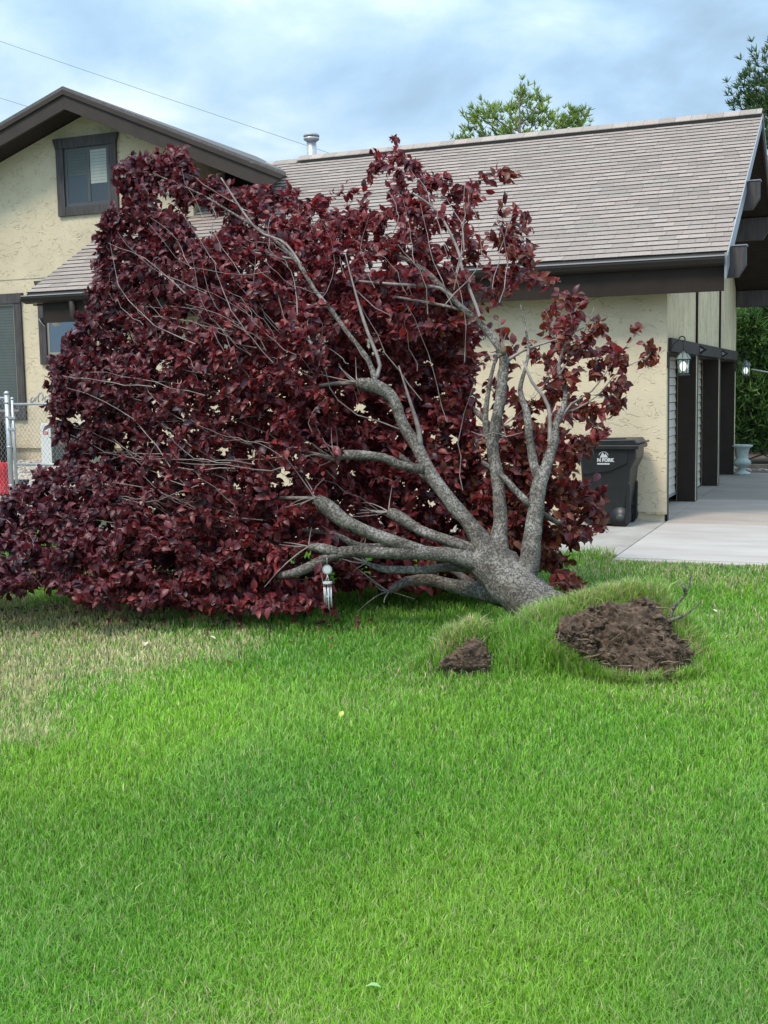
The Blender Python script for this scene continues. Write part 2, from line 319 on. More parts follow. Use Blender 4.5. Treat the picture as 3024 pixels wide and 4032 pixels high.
def slab(nm, mt, x0, x1, y0, y1, z0, z1, parent): return MB().box(x0, x1, y0, y1, z0, z1).build(nm, mt, parent, bevel=.006)
X0, Y0, YF, YR, ZR = -2.304, 14.714, 22.71, 18.712, 5.645
XR, YE, ZE, XL = -1.574, 14.327, 3.218, -11.55
SLOPE = (ZR-ZE)/(YR-YE)
drive = tag(MB().box(X0+.01, 9, 11.36, 23.0, -.2, -.02).build('driveway', MT['concrete_dk']), kind='structure')
slab('concrete_slab', MT['concrete'], X0+.01, 9, 11.36, 11.49, -.1, .016, drive)
slab('concrete_slab', MT['concrete'], X0+.01, 9, 11.505, 14.52, -.1, .02, drive)
slab('concrete_slab', MT['concrete_pink'], X0+.01, 9, 14.535, 17.62, -.1, .02, drive)
slab('concrete_slab', MT['concrete_dk'], X0+.01, 9, 17.635, 23.0, -.1, .02, drive)
walk = tag(MB().box(-9.2, X0-.01, 11.75, Y0+.05, -.2, -.03).build('side_path', MT['concrete_side']), kind='structure')
slab('concrete_slab', MT['concrete_side'], -9.2, X0-.01, 11.75, 14.0, -.1, .012, walk)
slab('concrete_slab', MT['concrete_side'], -9.2, X0-.01, 14.015, Y0+.05, -.1, .014, walk)

# ------------------------------------------------------------------ house
H = empty('house', (-6.0, 16.0, 0), 'cream stucco house with brown trim, pale shingle roof and three-bay garage', 'house')
def zr(y): return ZE+SLOPE*(y-YE)            # top of the near roof slope
TH = 0.13                                     # roof thickness, measured upright
YG, YB = 16.70, 16.15                         # gable wall and the barge board in front of it
XC = float(hit(755, 640, 1, YG)[0])           # its corner
XP, ZP = [float(hit(253, 430, 1, YB)[i]) for i in (0, 2)]; SL, SR = 0.345, 0.425     # gable peak and the two slopes
def zb(x): return ZP-(SR*(x-XP) if x > XP else SL*(XP-x))      # underside of the barge board
# garage side wall, plinth, front wall over the doors
box('wall', MT['stucco'], H, -9.6, X0-.002, Y0, Y0+.16, .125, zr(Y0)-TH)
box('foundation', MT['stucco'], H, -9.6, X0-.03, Y0+.028, Y0+.2, -.1, .122)
zh = 2.262
py = lambda y: min(zr(y), ZR-(y-YR)*SLOPE)-TH-.004
MB().prism([(X0, Y0+.002, zh), (X0, Y0+.002, py(Y0)), (X0, YR, py(YR)), (X0, YF, py(YF)), (X0, YF, zh)], (-.16, 0, 0)).build('front_wall', MT['stucco_v'], H)
for (a, b) in ((Y0+.004, 14.83), (17.24, 17.5), (19.95, 20.22), (22.43, YF)):
    box('pier', MT['stucco_v'], H, X0-.25, X0-.001, a, b, .10 if a < 15 else .02, zh-.15)
box('garage_dark_sheet', MT['black'], H, X0-2.2, X0-2.1, Y0+.3, YF-.1, 0, 3)  # black sheet painting the unlit interior under the raised door
box('far_wall', MT['stucco'], H, -8.6, X0-.17, YF-.16, YF-.001, 0, 3.0)
# header beam, battens, brackets
box('header_beam', MT['brown'], H, X0+.002, X0+.045, Y0+.10, YF-.06, 2.105, 2.27, bevel=.004)
box('header_soffit', MT['brown_dk'], H, X0-.31, X0-.002, 14.83, 22.43, 2.08, 2.104)
for y in (17.25, 20.02): box('batten', MT['brown_dk'], H, X0+.001, X0+.028, y, y+.07, 2.272, py(y)-.01)
for y in (17.36, 20.08):
    b = MB().prism([(X0+.046, y, 2.11), (X0+.046, y, 2.25), (X0+.15, y, 2.18)], (0, .03, 0)).build('bracket', MT['lamp_metal'], H)
    MB().prism([(X0+.05, y-.004, 2.15), (X0+.05, y-.004, 2.21), (X0+.10, y-.004, 2.18)], (0, -.004, 0)).build('bracket_plate', MT['lip'], b)
# door openings: brown jambs, slatted doors set back
bays = ((14.83, 17.24), (17.5, 19.95), (20.22, 22.43))
for k, (a, b) in enumerate(bays):
    box('door_jamb', MT['brown_dk'], H, X0-.235, X0+.008, b-.024, b-.001, .022, 2.079, bevel=.003)
    box('door_jamb', MT['brown_dk'], H, X0-.235, X0+.008, a+.001, a+.05 if k == 0 else a+.024, 0.0 if k == 0 else .022, 2.079, bevel=.003)
    box('jamb_trim', MT['brown'], H, X0+.001, X0+.010, b+.001, b+.05, .022, 2.10)
    box('jamb_trim', MT['sash'], H, X0+.001, X0+.010, a-.05 if k else a-.03, a-.001, .022, 2.10)
    box('door_sill', MT['concrete_pink'] if k == 0 else MT['concrete_dk'], H, X0-.7, X0+.009, a+.002, b-.002, -.05, .0195)
    d = empty('garage_door', (X0-.26, (a+b)/2, 0)); d.parent = H; d.location = Vector((X0-.26, (a+b)/2, 0))-H.location
    d['label'] = ('garage door nearest the corner, raised a hand above the slab', 'middle of the three slatted garage doors', 'farthest of the three slatted garage doors')[k]
    z0 = .16 if k == 0 else .03; n = 17; hh = (2.15-z0)/n
    proto = None
    for i in range(n):
        if proto is None:
            proto = MB().prism([(X0-.285, a+.03, 0+z0), (X0-.258, a+.03, .004+z0), (X0-.272, a+.03, hh-.006+z0), (X0-.285, a+.03, hh-.006+z0)], (0, b-a-.06, 0)).build('door_slat', MT['door_w'], d)
        else:
            o = proto.copy(); COL.objects.link(o); o.parent = d; o.location = (0, 0, i*hh)
    box('door_seal', MT['galv'] if k == 0 else MT['black'], d, X0-.30, X0-.25, a+.03, b-.03, z0-.03, z0-.004)

# gable wing at the left
wx0 = -17.8
MB().prism([(wx0, YG, .80), (XC, YG, .80), (XC, YG, zb(XC)+.03), (XP, YG, zb(XP)+.03), (wx0, YG, zb(wx0)+.03)], (0, .16, 0)).build('gable_wall', MT['stucco'], H)
box('gable_side_wall', MT['stucco'], H, XC-.16, XC-.001, YG+.162, 22, .8, zb(XC)+.02)
box('porch_wall', MT['stucco'], H, XC+.001, -9.6, YG, YG+.16, .8, zr(YG)-TH-.01)
box('porch_side_wall', MT['stucco'], H, -9.76, -9.602, Y0+.005, YG-.001, .0, zr(Y0)-TH)
box('foundation', MT['stucco'], H, wx0, -9.8, YG+.05, YG+.3, .2, .795)
box('wall_wire', MT['sash_tan'], H, wx0, XL-1, YG-.006, YG-.001, float(hit(60, 1101, 1, YG)[2])-.004, float(hit(60, 1101, 1, YG)[2])+.004)  # thin wire running along the gable wall
# gable roof: slabs, barge boards in three layers, soffit boards
for s, xe in ((1, -8.14), (-1, wx0-.3)):
    t0 = .30
    if s > 0:      # the right slope is cut back from the flying tip to the main roof
        pl = [(XP, YB-.02), (xe, YB-.02), (-9.27, 18.22), (XP, 22.6)]
    else: pl = [(XP, YB-.02), (xe, YB-.02), (xe, 22.6), (XP, 22.6)]
    MB().prism([(x, y, zb(x)+.305) for x, y in pl], (0, 0, .052)).build('gable_roof', MT['deckg'], H)
    if s > 0: MB().prism([(XC, 17.74, 4.6), (XC, 17.74, zb(XC)+.1), (-9.1, 17.74, zb(-9.1)+.1), (-8.9, 17.74, 4.6)], (0, .05, 0)).build('shade_panel', MT['black'], H)  # closing panel added in black for the deep shade under the overhang
    tipb = xe-.35 if s > 0 else xe
    MB().prism([(XP, YB, zb(XP)), (tipb, YB, zb(tipb)), (xe-.10*s, YB, zb(xe-.1*s)+.225), (XP, YB, zb(XP)+.225)], (0, .045, 0)).build('barge_board', MT['brown'], H, bevel=.004)
    MB().prism([(XP, YB-.03, zb(XP)+.226), (xe-.10*s, YB-.03, zb(xe-.1*s)+.226), (xe, YB-.03, zb(xe)+.302), (XP, YB-.03, zb(XP)+.302)], (0, .075, 0)).build('barge_trim', MT['brown'], H, bevel=.004)
    n = 0; x = XP
    step = .105
    bw = None
    while (x < xe-1.0) if s > 0 else (x > -15.6):
        x2 = x+s*step
        if bw is None:
            bw = MB().prism([(x, YB+.046, zb(x)+.05), (x2-s*.008, YB+.046, zb(x2)+.05), (x2-s*.008, YB+.046, zb(x2)+.062), (x, YB+.046, zb(x)+.062)], (0, YG-YB-.048 if s < 0 else 1.2, 0)).build('soffit_board', MT['brown_dk'], H); xa, za = x, zb(x)
        else:
            o = bw.copy(); COL.objects.link(o); o.parent = H; o.location = (x-xa, 0, zb(x)-za)
        x = x2
    box('soffit_backing', MT['black'], H, *(sorted((XP, xe))), YB+.05, YB+.06, 6.9, 6.91) if False else None
    pb = [(x, y+.05) for x, y in ([(XP, YB), (-8.75, YB), (-9.5, 17.7), (XP, 17.7)] if s > 0 else [(XP, YB), (xe, YB), (xe, YG+.4), (XP, YG+.4)])]
    MB().prism([(x, y, zb(x)+.075) for x, y in pb], (0, 0, .02)).build('soffit_backing', MT['black'], H)

# windows
def window(name_label, x0, x1, z0, z1, y, trim, sash, fr=.035, mull=None, pane='glass', blind=None, head=True, sill=True):
    """x0..z1 = opening inside the wooden trim"""
    W = empty('window', (0, 0, 0)); W.parent = H; W.location = Vector(((x0+x1)/2, y, z0))-H.location; W['label'] = name_label
    t = .15
    yf = y-.045
    box('trim', trim, W, x0-t, x0, yf, y-.001, z0-t, z1, bevel=.004); box('trim', trim, W, x1, x1+t, yf, y-.001, z0-t, z1, bevel=.004)
    if sill: box('trim', trim, W, x0+.001, x1-.001, yf+.004, y-.001, z0-t, z0, bevel=.004)
    if head: MB().prism([(x0-t, yf-.01, z1+.001), (x1+t, yf-.01, z1+.001), (x1+t+.05, yf-.01, z1+t+.02), (x0-t-.05, yf-.01, z1+t+.02)], (0, .054, 0)).build('head_trim', trim, W, bevel=.003)
    f = MB().box(x0, x0+fr, y-.012, y-.002, z0, z1).box(x1-fr, x1, y-.012, y-.002, z0, z1).box(x0+fr, x1-fr, y-.012, y-.002, z0, z0+fr).box(x0+fr, x1-fr, y-.012, y-.002, z1-fr, z1).build('frame', sash, W)
    if mull: box('mullion', sash, W, mull-.025, mull+.025, y-.016, y-.002, z0+fr, z1-fr)
    segs = [(x0+fr, mull-.025), (mull+.025, x1-fr)] if mull else [(x0+fr, x1-fr)]
    for k, (a, b) in enumerate(segs):
        p = box('pane', MT[pane] if isinstance(pane, str) else MT[pane[k]], W, a, b, y-.006, y-.003, z0+fr, z1-fr)
        if blind and blind[k]:
            m_, zlo = blind[k]; n = int((z1-fr-zlo)/.05)
            for i in range(n): box('blind_slat', m_, W, a+.01, b-.01, y-.0085, y-.0065, z1-fr-(i+1)*.05, z1-fr-i*.05-.004)
    return W
def fx(px, py_): return hit(px, py_, 1, YG)
a, b = fx(256, 585), fx(440, 800)
window('gable window with sliding sash and half drawn blind', a[0]-.02, b[0], b[2]-.0, a[2]-.01, YG, MT['brown_wood'], MT['sash'], mull=(a[0]+b[0])/2+.02, pane=('glass', 'glass'), fr=.055, blind=((MT['blind_dk'], float(fx(300, 705)[2])), (MT['blind'], float(fx(400, 720)[2]))))
a, b = fx(58, 1195), fx(72, 1620)
window('tall window with lowered blind at the left edge', -15.9, a[0], b[2], a[2], YG, MT['brown_wood'], MT['sash_tan'], pane='glass', blind=((MT['blind_dk'], b[2]+.1),))
a, b = fx(184, 1250), fx(190, 1400)
window('blue reflecting window under the porch eave', a[0], float(hit(345, 1300, 1, YG)[0]), b[2], a[2]+.45, YG, MT['brown_wood'], MT['sash_tan'], pane='glass_blue', fr=.05)

# ------------------------------------------------------------------ main roof
def shingle_mat():
    M = bpy.data.materials.new('asphalt_shingle'); M.use_nodes = True; t = M.node_tree; p = t.nodes['Principled BSDF']; p.inputs['Roughness'].default_value = 0.95; p.inputs['Specular IOR Level'].default_value = .15
    at_ = t.nodes.new('ShaderNodeAttribute'); at_.attribute_name = 'lc'
    tc = t.nodes.new('ShaderNodeTexCoord'); n = t.nodes.new('ShaderNodeTexNoise'); n.inputs['Scale'].default_value = 90; n.inputs['Detail'].default_value = 3
    oi = t.nodes.new('ShaderNodeObjectInfo'); va = t.nodes.new('ShaderNodeVectorMath'); va.operation = 'MULTIPLY_ADD'; va.inputs[1].default_value = (50, 50, 50); t.links.new(oi.outputs['Random'], va.inputs[0]); t.links.new(tc.outputs['Object'], va.inputs[2])
    t.links.new(va.outputs[0], n.inputs['Vector']); r = t.nodes.new('ShaderNodeMapRange'); r.inputs[1].default_value = .3; r.inputs[2].default_value = .7; r.inputs[3].default_value = .72; r.inputs[4].default_value = 1.25; t.links.new(n.outputs[0], r.inputs[0])
    mu = t.nodes.new('ShaderNodeMixRGB'); mu.blend_type = 'MULTIPLY'; mu.inputs[0].default_value = 1; t.links.new(at_.outputs['Color'], mu.inputs[1]); t.links.new(r.outputs[0], mu.inputs[2]); t.links.new(mu.outputs[0], p.inputs['Base Color'])
    return M
MT['shingle'] = shingle_mat()
MT['deck'] = mat('shingle_underlay', (0.13, 0.115, 0.105), 0.95, vary=.1, vscale=30)
ly = math.hypot(1, SLOPE); uy, uz = 1/ly, SLOPE/ly; nyv, nzv = -uz, uy
roof = MB().prism([(XL, YE+.01, zr(YE+.01)-.006), (XL, YG-.002, zr(YG)-.006), (XL, YG-.002, zr(YG)-TH), (XL, YE+.01, zr(YE)-.05)], (XC-.001-XL, 0, 0)).build('roof', MT['deck'], H)
MB().prism([(XC, YE+.01, zr(YE+.01)-.006), (XC, YR, ZR-.006), (XC, YR, ZR-TH), (XC, YE+.01, zr(YE)-.05)], (XR-.02-XC, 0, 0)).build('roof_deck', MT['deck'], roof)
ye2 = 2*YR-YE
MB().prism([(XC, ye2, ZE), (XC, YR, ZR), (XC, YR+.001, ZR-TH), (XC, ye2, ZE-.05)], (XR-.02-XC, 0, 0)).build('roof_deck', MT['deck'], roof)
EXPO = 0.143; NC = int(round((YR-YE)*ly/EXPO)); EXPO = (YR-YE)*ly/NC
items = []
for c in range(NC):
    s0 = c*EXPO; x = XL-RNG.uniform(0, .3)
    while x < XR:
        wd = RNG.choice([.16, .2, .25, .31, .38]); x1 = min(x+wd, XR+.012); xa = max(x, XL-.015)
        ymid = YE+(s0+EXPO/2)*uy
        if xa < XC and ymid > YG-.1: xa = XC+.004
        if x1-xa > .03: items.append((xa+.0015, x1-.0015, s0, RNG.random(), RNG.random()))
        x += wd
def shingle_local(wd, th):
    """lower edge at the origin, thicker at the butt, lying up the slope"""
    l = EXPO+.012
    P = [(0, 0, .002), (wd, 0, .002), (wd, l, 0), (0, l, 0), (0, 0, .004+th), (wd, 0, .004+th), (wd, l, .003), (0, l, .003)]
    P += [P[0], P[1], P[5], P[4]]                 # own corners for the asphalt cut edge, dark also to paint course shadow lines
    return [(p[0], p[1]*uy+p[2]*nyv, p[1]*uz+p[2]*nzv) for p in P]
SF = [(0, 3, 2, 1), (4, 5, 6, 7), (8, 9, 10, 11), (1, 2, 6, 5), (2, 3, 7, 6), (3, 0, 4, 7)]
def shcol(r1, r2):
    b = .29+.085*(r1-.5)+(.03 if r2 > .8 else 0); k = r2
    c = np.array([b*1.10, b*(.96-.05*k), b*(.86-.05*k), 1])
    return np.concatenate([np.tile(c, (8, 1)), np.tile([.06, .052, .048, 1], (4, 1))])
vis = []
for i, (xa, xb, s0, r1, r2) in enumerate(items):
    P = (xa, YE+s0*uy, ZE+s0*uz); px, py_, d = proj(P)
    ok = (px > 2170 and py_ > 400 and px < 3000) or (px < 330)
    vis.append((-(xb-xa)/d**2 if ok else 1, i))
near = set(i for v, i in sorted(vis)[:300])
V = []; C = []; shc = {}
off = wloc(roof)
for i, (xa, xb, s0, r1, r2) in enumerate(items):
    wd = xb-xa; th = .009+.005*r1; o = np.array((xa, YE+s0*uy, ZE+s0*uz))
    if i in near:
        key = (round(wd, 2), int(r1*4), int(r2*3))
        if key not in shc:
            me = bpy.data.meshes.new('shingle'); me.from_pydata(shingle_local(wd, th), [], SF); me.materials.append(MT['shingle'])
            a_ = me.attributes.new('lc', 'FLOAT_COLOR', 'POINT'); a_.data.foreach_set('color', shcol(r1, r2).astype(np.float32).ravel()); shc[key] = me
        link('shingle', shc[key], roof, Vector(o)-off)
    else:
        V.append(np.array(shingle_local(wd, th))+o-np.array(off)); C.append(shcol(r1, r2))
V = np.concatenate(V); C = np.concatenate(C); nS = len(V)//12
fl = (np.array(SF)[None]+np.arange(nS)[:, None, None]*12).ravel()
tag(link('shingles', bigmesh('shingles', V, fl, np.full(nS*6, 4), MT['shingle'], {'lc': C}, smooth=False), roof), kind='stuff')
# ridge: dark vent and cap shingles
xv = hit(1200, 630, 1, YR)[0]
MB().prism([(xv, YR-.16, zr(YR-.16)+.012), (xv, YR-.16, zr(YR-.16)+.045), (xv, YR, ZR+.05), (xv, YR+.16, zr(YR-.16)+.045), (xv, YR+.16, zr(YR-.16)+.012), (xv, YR, ZR+.01)], (XR-xv, 0, 0)).build('ridge_vent', MT['black'], roof)
x = XL+1.45; cap = None
while x < XR:
    zc = .055 if x > xv-.1 else .014; x2 = min(x+.235, XR+.015)
    o = MB().prism([(x, YR-.15, zr(YR-.15)+zc), (x, YR, ZR+zc+.01), (x, YR+.15, zr(YR-.15)+zc), (x, YR+.15, zr(YR-.15)+zc+.012), (x, YR, ZR+zc+.024), (x, YR-.15, zr(YR-.15)+zc+.012)], (x2-x-.004, 0, 0)).build('ridge_cap', MT['shingle'], roof)
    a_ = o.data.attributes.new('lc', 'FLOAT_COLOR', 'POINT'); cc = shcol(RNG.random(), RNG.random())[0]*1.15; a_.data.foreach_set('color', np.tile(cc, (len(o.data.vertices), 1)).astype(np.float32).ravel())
    x = x2
# rake boards, both slopes; the near one tinted grey for its glancing sheen
def rake(name, pts, x, w_, mt): return MB().prism([(x, y, z) for y, z in pts], (w_, 0, 0)).build(name, mt, roof)
rake('rake_board', [(YE-.02, zr(YE-.02)-.012), (YR, ZR-.012), (YR, ZR-.19), (YE-.02, zr(YE-.02)-.30)], XR-.018, .026, MT['sheen_metal'])
rake('rake_trim', [(YE-.02, zr(YE-.02)+.004), (YR, ZR+.004), (YR, ZR-.035), (YE-.02, zr(YE-.02)-.035)], XR+.0085, .014, MT['lip'])
rake('rake_board', [(ye2, ZE-.012), (YR, ZR-.012), (YR, ZR-.17), (ye2, ZE-.17)], XR-.018, .026, MT['brown'])
rake('rake_trim', [(ye2, ZE+.004), (YR, ZR+.004), (YR, ZR-.04), (ye2, ZE-.04)], XR+.0085, .014, MT['lip'])
rake('rake_board', [(YE-.0, zr(YE)-.012), (YG-.01, zr(YG)-.012), (YG-.01, zr(YG)-.12), (YE, zr(YE)-.12)], XL-.012, .02, MT['brown'])
# soffit boards under the overhanging end
bl = None; n = int((YR-YE-.1)*ly/.11)
for sgn in (-1, 1):
    for i in range(n):
        s_ = .05+i*.11; yy = YR+sgn*s_*uy; zz = ZR-s_*uz-TH-.012
        if sgn < 0 and yy < YE+.2: break
        o = MB().prism([(X0+.03, yy, zz), (X0+.03, yy+sgn*.103*uy, zz-.103*uz), (X0+.03, yy+sgn*.103*uy, zz-.103*uz+.01), (X0+.03, yy, zz+.01)], (XR-.02-X0-.03, 0, 0)).build('soffit_board', MT['brown_dk'], H)
# purlin beams poking past the rake
def purlin(y, ztop, h, xend, lab=None):
    xe = xend
    MB().prism([(X0+.01, y, ztop-h), (xe-.09, y, ztop-h), (xe, y, ztop-h*.62), (xe, y, ztop), (X0+.01, y, ztop)], (0, .13, 0)).build('purlin', MT['brown_wood'], H, bevel=.004)
    box('purlin_cap', MT['sheen_metal'], H, XR+.03, xe+.012, y-.01, y+.14, ztop+.001, ztop+.014)
purlin(20.65, py(20.65)-.04, .36, XR-.03); purlin(22.55, py(22.55)-.03, .29, XR-.03)
purlin(16.55, py(16.55)+.03, .36, XR+.17); purlin(14.62, py(14.62)+.06, .36, XR+.19)
# eave: fascia, gutter with its lip highlight coloured in, downspout
box('fascia', MT['brown_dk'], H, XL+.225, XR-.03, YE+.05, YE+.09, 2.775, 3.15)
box('eave_soffit', MT['brown_dk'], H, XL+.02, XR-.03, YE+.092, Y0-.002, 3.04, 3.06)
box('porch_soffit', MT['brown_dk'], H, XL+.02, -9.77, Y0, YG-.01, 3.04, 3.06)
gut = MB().prism([(XL-.06, YE+.045, 3.175), (XL-.06, YE-.075, 3.172), (XL-.06, YE-.075, 3.135), (XL-.06, YE-.045, 3.085), (XL-.06, YE+.02, 3.06), (XL-.06, YE+.045, 3.06)], (XR-.015-XL+.06, 0, 0)).build('gutter', MT['gutter'], H)
box('gutter_lip', MT['lip'], gut, XL-.06, XR-.012, YE-.083, YE-.0755, 3.164, 3.178)  # pale strip carrying the lip highlight in its colour
dx = hit(285, 1230, 1, YE)[0]
MB().tube([(dx, YE+.0, 3.07), (dx, YE+.01, 2.86), (dx+.05, YE+.06, 2.76), (dx+.18, YE+.16, 2.70), (dx+.30, YE+.30, 2.62)], .042, 8).build('downspout', MT['brown'], gut)
# vent pipe behind the ridge
vb = hit(1228, 618, 1, YR+.22)
vp = MB().lathe((vb[0], YR+.22, 5.2), [(.085, 0), (.085, .80)], 20).build('vent_pipe', MT['galv'], H)
MB().lathe((vb[0], YR+.22, 6.0), [(.09, -.01), (.135, .02), (.14, .05), (.10, .052)], 20).build('vent_collar', MT['galv'], vp)
MB().lathe((vb[0], YR+.22, 6.052), [(.095, .0), (.095, .02), (.14, .022), (.138, .045), (.11, .075), (.05, .09), (.002, .092)], 20).build('vent_cap', MT['lip'], vp)

# ------------------------------------------------------------------ fallen tree
TB = at(2085, 2405, 8.05)
T = empty('fallen_tree', (float(TB[0]), float(TB[1]), 0), 'uprooted purple-leaved plum tree lying on its side across the lawn', 'tree')
def catmull(P, R, step=.06):
    P = np.array(P, float); n = len(P); out = []; rr = []
    for i in range(n-1):
        p0 = P[max(i-1, 0)]; p1 = P[i]; p2 = P[i+1]; p3 = P[min(i+2, n-1)]
        k = max(2, int(np.linalg.norm(p2-p1)/step))
        for j in range(k):
            t = j/k
            out.append(.5*((2*p1)+(-p0+p2)*t+(2*p0-5*p1+4*p2-p3)*t*t+(-p0+3*p1-3*p2+p3)*t**3)); rr.append(R[i]*(1-t)+R[i+1]*t)
    out.append(P[-1]); rr.append(R[-1]); return out, rr
